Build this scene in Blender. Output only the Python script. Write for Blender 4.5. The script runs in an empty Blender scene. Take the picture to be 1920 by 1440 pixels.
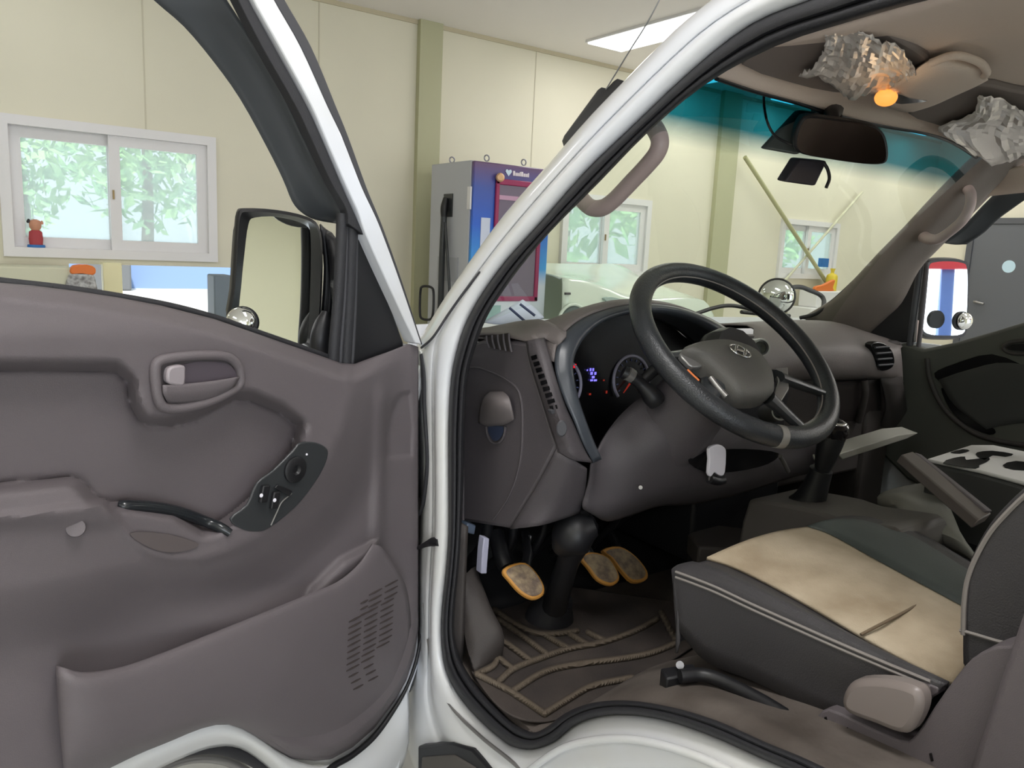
import bpy, bmesh, math, random
import numpy as np
from mathutils import Vector, Matrix
random.seed(7)
S = bpy.context.scene
COL = S.collection
R_ = math.radians

# ------------------------------------------------------------------ camera
CAM = np.array([-1.556, -1.066, 1.5]); YAW, PIT, ROL, FPX = 35.644, 9.755, 2.736, 1474.3
_y, _p, _r = np.radians([YAW, PIT, ROL])
_f = np.array([np.sin(_y)*np.cos(_p), np.cos(_y)*np.cos(_p), -np.sin(_p)])
_rt = np.array([np.cos(_y), -np.sin(_y), 0.0]); _up = np.cross(_rt, _f)
_R = np.cos(_r)*_rt + np.sin(_r)*_up
_U = np.cos(_r)*_up - np.sin(_r)*_rt
cd = bpy.data.cameras.new('camera'); cam = bpy.data.objects.new('camera', cd); COL.objects.link(cam)
cd.sensor_width = 36.0; cd.lens = FPX/1920*36.0; cd.clip_start = 0.02; cd.clip_end = 300
m = Matrix(((_R[0], _U[0], -_f[0], CAM[0]), (_R[1], _U[1], -_f[1], CAM[1]), (_R[2], _U[2], -_f[2], CAM[2]), (0, 0, 0, 1)))
cam.matrix_world = m
cd.dof.use_dof = False
S.camera = cam

# ------------------------------------------------------------------ world, sun, exposure
S.view_settings.view_transform = 'Standard'; S.view_settings.look = 'None'
S.view_settings.gamma = 1.0; S.view_settings.use_curve_mapping = False
S.view_settings.exposure = -0.16
W = bpy.data.worlds.new('world'); S.world = W; W.use_nodes = True
bg = W.node_tree.nodes['Background']; bg.inputs[0].default_value = (0.80, 0.90, 1.0, 1); bg.inputs[1].default_value = 1.3
sd = bpy.data.lights.new('sun', 'SUN'); sd.energy = 7.0; sd.angle = R_(3); sd.color = (1, .96, .88)
sun = bpy.data.objects.new('sun', sd); COL.objects.link(sun)
sun.rotation_euler = Vector((0.25, 0.62, -0.95)).to_track_quat('-Z', 'Y').to_euler()
def area(name, loc, to, sx, sy, e, color=(1, 1, 1)):
    l = bpy.data.lights.new(name, 'AREA'); l.shape = 'RECTANGLE'; l.size = sx; l.size_y = sy; l.energy = e; l.color = color
    o = bpy.data.objects.new(name, l); COL.objects.link(o); o.location = loc
    o.rotation_euler = (Vector(to)-Vector(loc)).to_track_quat('-Z', 'Y').to_euler(); return o
# daylight coming in through the open garage front behind the photographer
area('daylight_garage_opening', (-3.6, -7.0, 1.5), (-2.0, 0, 1.0), 3.6, 2.7, 150, (.86, .93, 1))
area('daylight_garage_opening_right', (3.6, -7.0, 1.5), (2.0, 0, 1.0), 3.0, 2.7, 80, (.86, .93, 1))

# ------------------------------------------------------------------ pixel -> place helpers (points on real planes)
def ray(px, py): return _f + _R*(px-960)/FPX - _U*(py-720)/FPX
def onp(px, py, n, k):
    d = ray(px, py); n = np.asarray(n, float); t = (k - CAM@n)/(d@n); return CAM + t*d
def X(px, py, x): return onp(px, py, (1, 0, 0), x)
def Y(px, py, y): return onp(px, py, (0, 1, 0), y)
def Z(px, py, z): return onp(px, py, (0, 0, 1), z)
def T(px, py, o=0.0):                       # body side plane: upright below the belt, leaning in above it
    p = X(px, py, -.80+o)
    if p[2] > 1.3: p = onp(px, py, (1, 0, -.22), -1.086+o)
    return p
DA = R_(70); HG = np.array([-.82, .28, 0.0]); DD = np.array([-math.sin(DA), -math.cos(DA), 0]); DN = np.array([math.cos(DA), -math.sin(DA), 0.0])
def D(px, py, h=0.0): return onp(px, py, DN, DN@HG + h)      # open door plane, h towards the cabin side
WC = np.array([-.394, -.141, 1.339]); WT = R_(40.5)
WX = np.array([1., 0, 0]); WF = np.array([0, math.cos(WT), math.sin(WT)]); WN = np.cross(WX, WF)   # wheel frame, WN towards the driver
def Wp(px, py, h=0.0): return onp(px, py, WN, WN@WC + h)
def dpt(px, py, d): return CAM + ray(px, py)*d
def L(fn, pts, *a): return [fn(p[0], p[1], *(p[2:] if len(p) > 2 else a)) for p in pts]

# ------------------------------------------------------------------ materials
def lin(c): 
    c = c/255.0
    return c/12.92 if c <= .04045 else ((c+.055)/1.055)**2.4
def mat(name, rgb, rough=.6, metal=0.0, bump=0.0, bscale=200.0, var=0.0, vscale=6.0, var2=None, emit=None, estr=0.0, spec=.5, coat=0.0, alpha=None, trans=0.0):
    M = bpy.data.materials.new(name); M.use_nodes = True; nt = M.node_tree; b = nt.nodes['Principled BSDF']
    c = tuple(lin(v) for v in rgb)+(1,)
    b.inputs['Base Color'].default_value = c; b.inputs['Roughness'].default_value = rough; b.inputs['Metallic'].default_value = metal
    b.inputs['Specular IOR Level'].default_value = spec; b.inputs['Coat Weight'].default_value = coat
    b.inputs['Transmission Weight'].default_value = trans
    tc = nt.nodes.new('ShaderNodeTexCoord')
    if var > 0 or var2:
        n = nt.nodes.new('ShaderNodeTexNoise'); n.inputs['Scale'].default_value = vscale; n.inputs['Detail'].default_value = 5
        nt.links.new(tc.outputs['Object'], n.inputs['Vector'])
        r = nt.nodes.new('ShaderNodeValToRGB'); nt.links.new(n.outputs['Fac'], r.inputs['Fac'])
        c2 = tuple(lin(v) for v in var2)+(1,) if var2 else tuple(x*(1-var) for x in c[:3])+(1,)
        r.color_ramp.elements[0].position = .35; r.color_ramp.elements[1].position = .68
        r.color_ramp.elements[0].color = c2; r.color_ramp.elements[1].color = c
        nt.links.new(r.outputs['Color'], b.inputs['Base Color'])
    if bump > 0:
        n = nt.nodes.new('ShaderNodeTexNoise'); n.inputs['Scale'].default_value = bscale; n.inputs['Detail'].default_value = 3
        nt.links.new(tc.outputs['Object'], n.inputs['Vector'])
        bp = nt.nodes.new('ShaderNodeBump'); bp.inputs['Strength'].default_value = bump; bp.inputs['Distance'].default_value = .002
        nt.links.new(n.outputs['Fac'], bp.inputs['Height']); nt.links.new(bp.outputs['Normal'], b.inputs['Normal'])
    if emit:
        b.inputs['Emission Color'].default_value = tuple(lin(v) for v in emit)+(1,); b.inputs['Emission Strength'].default_value = estr
    return M
def glassmat(name, tint, band=None, haze=0.0):
    M = bpy.data.materials.new(name); M.use_nodes = True; nt = M.node_tree; nt.nodes.clear()
    o = nt.nodes.new('ShaderNodeOutputMaterial'); mx = nt.nodes.new('ShaderNodeMixShader')
    t = nt.nodes.new('ShaderNodeBsdfTransparent'); g = nt.nodes.new('ShaderNodeBsdfGlossy'); g.inputs['Roughness'].default_value = .02
    t.inputs[0].default_value = tint+(1,)
    lw = nt.nodes.new('ShaderNodeLayerWeight'); lw.inputs[0].default_value = .35
    fr = nt.nodes.new('ShaderNodeMath'); fr.operation = 'MULTIPLY_ADD'; fr.inputs[1].default_value = .16; fr.inputs[2].default_value = .03
    nt.links.new(lw.outputs['Facing'], fr.inputs[0]); nt.links.new(fr.outputs[0], mx.inputs[0]); nt.links.new(t.outputs[0], mx.inputs[1]); nt.links.new(g.outputs[0], mx.inputs[2])
    if haze:
        tl = nt.nodes.new('ShaderNodeBsdfTranslucent'); tl.inputs[0].default_value = (.9, .95, .95, 1); m2 = nt.nodes.new('ShaderNodeMixShader'); m2.inputs[0].default_value = haze
        nt.links.new(mx.outputs[0], m2.inputs[1]); nt.links.new(tl.outputs[0], m2.inputs[2]); nt.links.new(m2.outputs[0], o.inputs[0])
    else: nt.links.new(mx.outputs[0], o.inputs[0])
    if band:
        tc = nt.nodes.new('ShaderNodeTexCoord'); sp = nt.nodes.new('ShaderNodeSeparateXYZ'); nt.links.new(tc.outputs['Object'], sp.inputs[0])
        mr = nt.nodes.new('ShaderNodeMapRange'); mr.inputs[1].default_value = band[0]; mr.inputs[2].default_value = band[1]
        nt.links.new(sp.outputs[2], mr.inputs[0])
        r = nt.nodes.new('ShaderNodeValToRGB'); nt.links.new(mr.outputs[0], r.inputs[0])
        r.color_ramp.elements[0].color = tint+(1,); r.color_ramp.elements[1].color = band[2]+(1,)
        nt.links.new(r.outputs[0], t.inputs[0])
    return M
M = {}
M['white'] = mat('white_body_paint', (226, 229, 236), .28, coat=.5, var2=(220, 220, 218), vscale=3)
M['trim'] = mat('taupe_door_plastic', (104, 97, 100), .5, bump=.35, bscale=900, var=.08, vscale=5)
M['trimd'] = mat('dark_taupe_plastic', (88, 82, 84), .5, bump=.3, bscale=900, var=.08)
M['insert'] = mat('taupe_fabric_insert', (120, 110, 110), .85, bump=.6, bscale=700)
M['switch'] = mat('charcoal_switch_plastic', (52, 54, 56), .35)
M['black'] = mat('black_plastic', (26, 26, 29), .45)
M['rubber'] = mat('black_rubber_seal', (38, 38, 42), .6, bump=.3, bscale=500)
M['rubber2'] = mat('grey_rubber_gasket', (64, 64, 68), .6)
M['visor'] = mat('smoked_rain_visor', (64, 67, 70), .35)
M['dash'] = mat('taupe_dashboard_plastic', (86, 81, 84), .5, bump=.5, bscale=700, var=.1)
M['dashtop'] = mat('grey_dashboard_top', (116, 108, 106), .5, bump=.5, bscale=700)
M['dashd'] = mat('dark_lower_dash_plastic', (62, 57, 55), .6, bump=.4, bscale=700)  # darker plastic than the main dash
M['bezel'] = mat('blue_grey_satin_bezel', (62, 66, 72), .3)
M['clus'] = mat('instrument_cluster_black', (14, 14, 16), .25)
M['leather'] = mat('worn_black_leather', (50, 52, 55), .32, bump=.4, bscale=400, var=.3, vscale=14)
M['hub'] = mat('grey_airbag_cover', (92, 90, 86), .5, bump=.4, bscale=700)
M['satin'] = mat('satin_silver', (150, 148, 146), .3, metal=.6)
M['chrome'] = mat('chrome', (220, 220, 220), .12, metal=1)
M['mirror'] = mat('mirror_glass', (235, 238, 236), .015, metal=1)
M['mirrord'] = mat('dim_mirror_glass', (120, 106, 96), .12, metal=1)
M['seatins'] = mat('stained_beige_seat_fabric', (205, 190, 165), .85, bump=.5, bscale=400, var2=(160, 143, 118), vscale=7)
M['seatd'] = mat('dark_seat_vinyl', (66, 64, 66), .45, bump=.4, bscale=500, var=.15)
M['seatg'] = mat('greenish_grey_bolster', (84, 92, 90), .5, bump=.4, bscale=500, var=.15)
M['stitch'] = mat('grey_stitched_piping', (140, 134, 130), .6)
M['mat'] = mat('dusty_rubber_mat', (78, 70, 65), .8, bump=.4, bscale=300, var2=(58, 52, 50), vscale=9)
M['matridge'] = mat('pale_mat_ridge', (104, 92, 78), .8)
M['floor'] = mat('grimy_cab_floor', (104, 96, 90), .75, bump=.3, bscale=120, var2=(74, 66, 60), vscale=8)
M['pedal'] = mat('worn_pedal_rubber', (168, 148, 118), .6, bump=.9, bscale=160, var2=(112, 96, 84), vscale=60)
M['orange'] = mat('orange_pedal_edge', (196, 140, 66), .5)
M['foil'] = mat('crumpled_silver_foil', (226, 218, 212), .3, metal=.3, bump=.4, bscale=60)
M['head'] = mat('tan_grey_headliner', (222, 204, 190), .9, bump=.3, bscale=400)
M['wall'] = mat('cream_painted_wall_panel', (226, 221, 200), .7, var=.03, vscale=2)
M['wallg'] = mat('cream_green_wall_panel', (208, 207, 182), .7)
M['colm'] = mat('olive_cream_column_paint', (182, 181, 148), .6)
M['ceil'] = mat('matt_ceiling', (240, 234, 228), .8)
M['pvc'] = mat('white_window_profile', (228, 226, 226), .4)
M['gfloor'] = mat('concrete_floor', (186, 186, 184), .7, var=.15, vscale=2)
M['lamp'] = mat('ceiling_panel_diffuser', (255, 255, 255), .5, emit=(250, 252, 255), estr=4.0)
M['grey'] = mat('light_grey_enamel', (186, 188, 194), .4)
M['dgrey'] = mat('dark_grey_steel_door', (98, 101, 105), .5)
M['paper'] = mat('bluish_white_paper', (206, 214, 232), .7)
M['ink'] = mat('dark_blue_print', (74, 84, 112), .7)
M['key'] = mat('white_key_tag', (244, 240, 250), .35)
M['magenta'] = mat('magenta_frame', (150, 26, 84), .35)
M['screen'] = mat('grey_purple_screen', (120, 110, 128), .15)
M['tray'] = mat('pale_grey_tray', (206, 204, 200), .5)
M['leaf'] = mat('bright_leaves', (176, 216, 150), .7, var2=(120, 168, 130), vscale=1.2)
M['trunk'] = mat('tree_bark', (110, 90, 70), .9)
M['yard'] = mat('pale_concrete_yard', (226, 226, 222), .8)
M['glass'] = glassmat('window_glass', (.93, .98, .96))
M['hazy'] = glassmat('glare_haze_window_glass', (.93, .98, .96), None, .28)  # milky share stands for overexposed daylight paling the view outside
M['wind'] = glassmat('tinted_windscreen_glass', (.86, .91, .85), (1.690, 1.725, (.008, .13, .19)))
M['skin'] = mat('painted_figurine_peach', (196, 140, 112), .6)
M['red'] = mat('dull_red_paint', (168, 60, 66), .6)
M['blue'] = mat('bright_blue_paint', (40, 110, 180), .5)
M['bluesteel'] = mat('slate_blue_panel', (120, 146, 190), .5)
M['clear'] = mat('milky_clear_plastic', (200, 200, 200), .15, var2=(120, 118, 116), vscale=40)
M['steel'] = mat('brushed_steel', (150, 150, 155), .35, metal=.9)
M['amber'] = mat('lit_amber_lamp_lens', (255, 190, 110), .3, emit=(255, 160, 70), estr=1.1)
M['lcd'] = mat('purple_lcd', (120, 110, 230), .4, emit=(130, 120, 255), estr=1.3)
M['redled'] = mat('red_warning_light', (220, 20, 30), .4, emit=(255, 20, 40), estr=1.0)
M['dimred'] = mat('dim_red_needle', (150, 50, 40), .4, emit=(220, 60, 40), estr=.25)
M['car'] = mat('pale_green_white_car_paint', (224, 236, 222), .2, coat=.6)
M['yel'] = mat('yellow_plastic', (226, 200, 60), .5)
M['orangeo'] = mat('orange_plastic', (226, 120, 50), .5)
def gradmat():
    Mt = bpy.data.materials.new('printed_blue_gradient'); Mt.use_nodes = True; nt = Mt.node_tree; b = nt.nodes['Principled BSDF']; b.inputs['Roughness'].default_value = .3
    tc = nt.nodes.new('ShaderNodeTexCoord'); sp = nt.nodes.new('ShaderNodeSeparateXYZ'); nt.links.new(tc.outputs['Object'], sp.inputs[0])
    mr = nt.nodes.new('ShaderNodeMapRange'); mr.inputs[1].default_value = 1.1; mr.inputs[2].default_value = 2.1; nt.links.new(sp.outputs[2], mr.inputs[0])
    r = nt.nodes.new('ShaderNodeValToRGB'); nt.links.new(mr.outputs[0], r.inputs[0]); nt.links.new(r.outputs[0], b.inputs['Base Color'])
    e = r.color_ramp.elements
    def cc(a): return tuple(lin(v) for v in a)+(1,)
    e[0].position = .14; e[0].color = cc((222, 230, 240)); e[1].position = .97; e[1].color = cc((104, 74, 110))
    for p, c in ((.26, (60, 160, 230)), (.55, (30, 96, 205)), (.80, (60, 86, 170))):
        q = e.new(p); q.color = cc(c)
    return Mt
M['grad'] = gradmat()

# ------------------------------------------------------------------ mesh helpers
def tag(o, label=None, cat=None, group=None, kind=None):
    if label: o['label'] = label
    if cat: o['category'] = cat
    if group: o['group'] = group
    if kind: o['kind'] = kind
    return o
def mk(name, vs, fs, m, parent=None, sharp=40, smooth=True, loc=None):
    me = bpy.data.meshes.new(name); me.from_pydata([tuple(map(float, v)) for v in vs], [], fs); me.update()
    bm = bmesh.new(); bm.from_mesh(me); bmesh.ops.recalc_face_normals(bm, faces=bm.faces); bm.to_mesh(me); bm.free()
    me.materials.append(M[m] if isinstance(m, str) else m)
    if smooth:
        me.polygons.foreach_set('use_smooth', [True]*len(me.polygons)); me.set_sharp_from_angle(angle=R_(sharp))
    o = bpy.data.objects.new(name, me); COL.objects.link(o)
    if parent: o.parent = parent
    return o
def join(name, parts, m, parent=None, sharp=40):
    vs, fs = [], []
    for v, f in parts:
        k = len(vs); vs += [tuple(p) for p in v]; fs += [[i+k for i in q] for q in f]
    return mk(name, vs, fs, m, parent, sharp)
def bevel(o, w, n=2, ang=35):
    b = o.modifiers.new('bevel', 'BEVEL'); b.width = w; b.segments = n; b.limit_method = 'ANGLE'; b.angle_limit = R_(ang); return o
def solid(o, t, off=-1):
    s = o.modifiers.new('solidify', 'SOLIDIFY'); s.thickness = t; s.offset = off; return o
def crom(P, n, closed=False):
    P = np.asarray(P, float); N = len(P); out = []
    rng = N if closed else N-1
    for i in range(rng):
        if closed: a, b, c, d = P[(i-1) % N], P[i], P[(i+1) % N], P[(i+2) % N]
        else:
            b, c = P[i], P[i+1]; a = P[i-1] if i > 0 else 2*b-c; d = P[i+2] if i+2 < N else 2*c-b
        for j in range(n):
            t = j/n
            out.append(.5*((2*b)+(-a+c)*t+(2*a-5*b+4*c-d)*t*t+(-a+3*b-3*c+d)*t**3))
    if not closed: out.append(P[-1])
    return np.array(out)
def tubeg(P, r, seg=12, sub=6, closed=False, flat=1.0, smooth=True, cap=True):
    P = np.asarray(P, float)
    rr = np.array([r]*len(P) if np.isscalar(r) else r, float)
    if smooth and len(P) > 2 or closed:
        Q = crom(np.hstack([P, rr[:, None]]), sub, closed); P = Q[:, :3]; rr = Q[:, 3]
    N = len(P); vs, fs = [], []
    tn = np.array([(P[(i+1) % N]-P[i-1]) if closed else (P[min(i+1, N-1)]-P[max(i-1, 0)]) for i in range(N)])
    tn /= np.linalg.norm(tn, axis=1)[:, None]+1e-12
    u = np.cross(tn[0], [0, 0, 1.]); 
    if np.linalg.norm(u) < .1: u = np.cross(tn[0], [1., 0, 0])
    u /= np.linalg.norm(u)
    for i in range(N):
        u = u - tn[i]*(u@tn[i]); u /= np.linalg.norm(u)+1e-12; w = np.cross(tn[i], u)
        for k in range(seg):
            a = 2*math.pi*k/seg; vs.append(P[i]+rr[i]*(math.cos(a)*u+math.sin(a)*w*flat))
    for i in range(N if closed else N-1):
        for k in range(seg):
            a = i*seg+k; b = i*seg+(k+1) % seg; c = ((i+1) % N)*seg+(k+1) % seg; d = ((i+1) % N)*seg+k
            fs.append([a, b, c, d])
    if not closed and cap:
        fs.append(list(range(seg))); fs.append([(N-1)*seg+k for k in range(seg)])
    return vs, fs
def tube(name, P, r, m, parent=None, **k):
    v, f = tubeg(P, r, **k); return mk(name, v, f, m, parent, 50)
def grid(G):
    a, b = len(G), len(G[0]); vs = [p for row in G for p in row]
    fs = [[i*b+j, i*b+j+1, (i+1)*b+j+1, (i+1)*b+j] for i in range(a-1) for j in range(b-1)]
    return vs, fs
def patch(name, rows, m, parent=None, th=.006, su=5, sv=5, sharp=50, off=1):
    A = np.array([crom(r, su) if su > 1 else np.array(r) for r in rows])
    if sv > 1: A = np.stack([crom(A[:, j], sv) for j in range(A.shape[1])], 1)
    v, f = grid(A); o = mk(name, v, f, m, parent, sharp)
    if th: solid(o, th, 0)
    return o
def prismg(P, vec):
    P = [np.asarray(p, float) for p in P]; n = len(P); vec = np.asarray(vec, float)
    vs = P+[p+vec for p in P]
    fs = [list(range(n)), [n+i for i in reversed(range(n))]]+[[i, (i+1) % n, n+(i+1) % n, n+i] for i in range(n)]
    return vs, fs
def prism(name, P, vec, m, parent=None, bev=0, smoothcurve=0):
    if smoothcurve: P = list(crom(P, smoothcurve, True))
    v, f = prismg(P, vec); o = mk(name, v, f, m, parent, 35)
    if bev: bevel(o, bev)
    return o
def boxg(x0, x1, y0, y1, z0, z1):
    vs = [(x, y, z) for x in (x0, x1) for y in (y0, y1) for z in (z0, z1)]
    return vs, [[0, 1, 3, 2], [4, 6, 7, 5], [0, 4, 5, 1], [2, 3, 7, 6], [0, 2, 6, 4], [1, 5, 7, 3]]
def box(name, x0, x1, y0, y1, z0, z1, m, parent=None, bev=0):
    v, f = boxg(x0, x1, y0, y1, z0, z1); o = mk(name, v, f, m, parent, 30)
    if bev: bevel(o, bev)
    return o
def frame(c, n, up=(0, 0, 1)):
    n = np.asarray(n, float); n = n/np.linalg.norm(n); u = np.cross(up, n); u = u/np.linalg.norm(u); return np.asarray(c, float), u, np.cross(n, u), n
def discg(fr, prof, seg=28, sx=1.0):        # lathe: prof = [(r, h)], h along the normal
    c, u, v, n = fr; vs, fs = [], []
    for r, h in prof:
        for k in range(seg):
            a = 2*math.pi*k/seg; vs.append(c+u*r*sx*math.cos(a)+v*r*math.sin(a)+n*h)
    for i in range(len(prof)-1):
        for k in range(seg): fs.append([i*seg+k, i*seg+(k+1) % seg, (i+1)*seg+(k+1) % seg, (i+1)*seg+k])
    fs.append(list(range(seg))); fs.append([(len(prof)-1)*seg+k for k in range(seg)])
    return vs, fs
def disc(name, fr, prof, m, parent=None, seg=28, sx=1.0):
    v, f = discg(fr, prof, seg, sx); return mk(name, v, f, m, parent, 40)
def rrect(w, h, r, n=5):
    out = []
    for cx, cy, a0 in ((w/2-r, h/2-r, 0), (-w/2+r, h/2-r, 90), (-w/2+r, -h/2+r, 180), (w/2-r, -h/2+r, 270)):
        for k in range(n+1):
            a = R_(a0+90*k/n); out.append((cx+r*math.cos(a), cy+r*math.sin(a)))
    return out
def slab(name, fr, w, h, r, t, m, parent=None, bev=0):
    c, u, v, n = fr; P = [c+u*a+v*b-n*t/2 for a, b in rrect(w, h, r)]
    return prism(name, P, n*t, m, parent, bev)
def empty(name, loc=(0, 0, 0)):
    o = bpy.data.objects.new(name, None); COL.objects.link(o); o.location = loc; return o
def keep(o, root):                           # parent to an Empty that is not at the origin without moving
    o.parent = root; o.matrix_parent_inverse = Matrix.Translation(-Vector(root.location)); return o

# ================================================================== THE GARAGE (setting)
YW, XR, XL, ZC = 4.40, 9.0, -6.0, 3.12
def struct(o, label=None): return tag(o, label, kind='structure')
def wall_panels(name, x0, x1, z0, z1, holes, y0, y1, m):
    parts = []; xs = x0
    for (a, b, c, d) in sorted(holes):
        parts.append(boxg(xs, a, y0, y1, z0, z1)); parts.append(boxg(a, b, y0, y1, z0, c)); parts.append(boxg(a, b, y0, y1, d, z1)); xs = b
    parts.append(boxg(xs, x1, y0, y1, z0, z1)); return join(name, parts, m, None, 30)
WIN = [(-1.30, -.105, 1.32, 2.117), (2.80, 3.86, 1.29, 2.005), (5.86, 6.93, 1.32, 1.965)]
# front wall: three windows; under the first one a low opening to the yard shares its columns
parts = []
def wbx(*a): parts.append(boxg(a[0], a[1], YW, YW+.12, a[2], a[3]))
wbx(XL, -1.30, 0, ZC); wbx(-1.30, -.105, 2.117, ZC); wbx(-1.30, -.97, 0, 1.32); wbx(-.97, .12, 0, .55); wbx(-.97, .12, 1.285, 1.32)
wbx(-.105, .12, 1.32, ZC); wbx(.12, 2.80, 0, ZC); wbx(2.80, 3.86, 0, 1.29); wbx(2.80, 3.86, 2.005, ZC); wbx(3.86, 5.86, 0, ZC)
wbx(5.86, 6.93, 0, 1.32); wbx(5.86, 6.93, 1.965, ZC); wbx(6.93, XR+.12, 0, ZC)
struct(join('wall_front', parts, 'wall', None, 30))
seams = [boxg(x-.004, x+.004, YW-.004, YW, 2.12 if -1.3 < x < -.1 else 0, ZC) for x in (-1.42, -.515, .6, 2.45)]
struct(join('trim_1', seams, mat('wall_panel_joint', (208, 202, 180), .7)))
struct(box('trim_2', 1.355, 1.545, YW-.05, YW, 0, ZC, 'colm'))
struct(box('trim_3', 4.72, 4.99, YW-.05, YW, 0, ZC, 'colm'))
struct(box('trim_4', XL, XR, YW-.012, YW, ZC-.03, ZC, mat('cornice_strip', (196, 186, 158), .7)))
struct(box('wall_right', XR, XR+.12, -7.5, YW+.12, 0, ZC, 'wall'))
struct(box('wall_left', XL-.12, XL, -7.5, YW+.12, 0, ZC, 'wallg'))
struct(box('ceiling', XL-.12, XR+.12, -7.5, YW+.12, ZC, ZC+.15, 'ceil'))
struct(box('floor', XL-.12, XR+.12, -7.5, YW, -.1, 0, 'gfloor'))
# back wall: piers and a red lintel round wide open garage gates
parts = [boxg(a, b, -7.5, -7.3, 0, 2.85) for a, b in ((XL-.12, -5.4), (5.2, 5.7), (8.7, XR+.12))]
struct(box('wall_rear', -1.7, 2.0, -6.2, -6.0, 0, ZC, 'wallg')); struct(box('trim_7', -.35, -.15, -6.0, -5.85, 0, ZC, 'wallg'))
struct(join('wall_back', parts, 'grey', None, 30))
struct(box('trim_5', XL-.12, XR+.12, -7.52, -7.28, 2.75, ZC, mat('red_lintel_paint', (196, 50, 62), .5)))
tag(box('pillar_cladding', 3.44, 3.58, -7.25, -6.95, 0, 2.74, mat('cornflower_blue_pillar_paint', (96, 130, 206), .5)), 'blue painted steel pillar by the garage gate, seen in the passenger side mirror', 'pillar')

tag(bevel(box('sign_board', 2.6, 4.4, -6.9, -6.86, 2.12, 2.5, mat('faded_red_board', (206, 60, 74), .5)), .005), 'red board hanging by the garage gate, seen in the passenger side mirror', 'sign')
def window(i, x0, x1, z0, z1, fw=.055):
    y0, y1 = YW-.035, YW+.10
    o = struct(join('window_%d' % i, [boxg(x0, x1, y0, y1, z1-fw, z1), boxg(x0, x1, y0, y1, z0, z0+fw), boxg(x0, x0+fw, y0, y1, z0+fw, z1-fw), boxg(x1-fw, x1, y0, y1, z0+fw, z1-fw)], 'pvc', None, 30), 'white plastic sliding window frame')
    xm = (x0+x1)/2; ins = fw
    for k, (a, b, yy) in enumerate(((x0+ins, xm+.03, YW+.03), (xm-.03, x1-ins, YW-.01))):
        q = .062; za, zb = z0+ins, z1-ins
        s = join('sash', [boxg(a, b, yy, yy+.035, zb-q, zb), boxg(a, b, yy, yy+.035, za, za+q), boxg(a, a+q, yy, yy+.035, za+q, zb-q), boxg(b-q, b, yy, yy+.035, za+q, zb-q)], 'pvc', o, 30)
        g = box('pane', a+q, b-q, yy+.014, yy+.020, za+q, zb-q, 'hazy', s)
    l = box('latch', xm-.016, xm-.006, YW-.02, YW+.0, (z0+z1)/2-.035, (z0+z1)/2+.02, mat('brass_latch', (150, 130, 90), .4, .6), o)
    return o
for i, w in enumerate(WIN): window(i+1, *w)
# figurine on the sill of the first window
fig = empty('figurine', (-1.13, YW-.012, 1.375)); tag(fig, 'small red and peach figurine on a blue base standing on the left window sill', 'figurine')
c = np.array([-1.135, YW-.012, 1.375])
for nm, pr, mm in (('base', [(.045, 0), (.047, .006), (.044, .016)], 'blue'), ('body', [(.034, .016), (.037, .05), (.034, .09), (.022, .10)], 'red'), ('head', [(.02, .10), (.03, .115), (.032, .135), (.026, .155), (.01, .163)], 'skin')):
    keep(disc(nm, (c, np.array([1., 0, 0]), np.array([0, .6, 0.]), np.array([0, 0, 1.])), pr, mm), fig)
keep(disc('ear', (c+[-.032, 0, .15], np.array([1., 0, 0]), np.array([0, .6, 0.]), np.array([0, 0, 1.])), [(.009, -.01), (.012, 0), (.004, .014)], 'black'), fig)
keep(disc('ear', (c+[.034, 0, .145], np.array([1., 0, 0]), np.array([0, .6, 0.]), np.array([0, 0, 1.])), [(.007, -.01), (.009, 0), (.003, .012)], 'skin'), fig)

# ceiling lights; the unseen left front pair is added to lift the left wall
k = 0
ORD = {3.92: 'nearest the driver grab handle', 5.24: 'above the interior mirror', 6.56: 'right of the interior mirror', 7.88: 'beside the passenger sun visor'}
for y0 in (2.75, -1.5, -4.6):
    for x0 in (-4.0, -1.4, 1.2, 2.57, 3.92, 5.24, 6.56, 7.88):
        if y0 == 2.75 and x0 == 1.2: continue
        if y0 != 2.75 and x0 in (2.57, 5.24): continue
        front = y0 == 2.75; yk = y0
        if front and x0 > 3: y0 = 3.06
        cl = empty('ceiling_light', (x0+.19, y0+.59, ZC))
        far = x0 < 0 and front; lab = 'added unseen ceiling light above the left window, brightening the left wall' if far else 'flush white rectangular ceiling light visible above the windscreen pillar' if x0 == 2.57 and front else ('flush ceiling light glowing turquoise through the tinted windscreen top, '+ORD[x0] if front else 'flush rectangular ceiling light behind the truck')
        tag(cl, lab, 'ceiling light', 'ceiling lights near the front wall' if front else 'ceiling lights over the rear of the garage')
        keep(box('housing', x0, x0+.38, y0, y0+1.18, ZC-.02, ZC, 'pvc'), cl)
        keep(box('diffuser', x0+.015, x0+.365, y0+.015, y0+1.165, ZC-.028, ZC-.02, 'lamp'), cl)
        if k % 1 == 0:
            a = area('ceiling_lamp_light', (x0+.19, y0+.59, ZC-.035), (x0+.19, y0+.591, 0), .34, 1.1, (8 if x0 > 0 else 1.0) if front else 28, (1, .98, .96))
        y0 = yk
        k += 1
# diagonal brace on the front wall
tag(tube('wall_brace', [(5.05, YW-.09, 2.52), (7.05, YW-.09, 1.02)], .022, mat('olive_cream_brace_paint', (178, 176, 134), .6), seg=8), 'cream painted diagonal steel brace crossing in front of the right window', 'brace')
tag(tube('wall_brace', [(7.25, YW-.06, 2.35), (5.9, YW-.06, 1.25)], .014, 'wallg', seg=8), 'thin pale brace crossing behind the diagonal steel one at the right window', 'brace')
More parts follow.
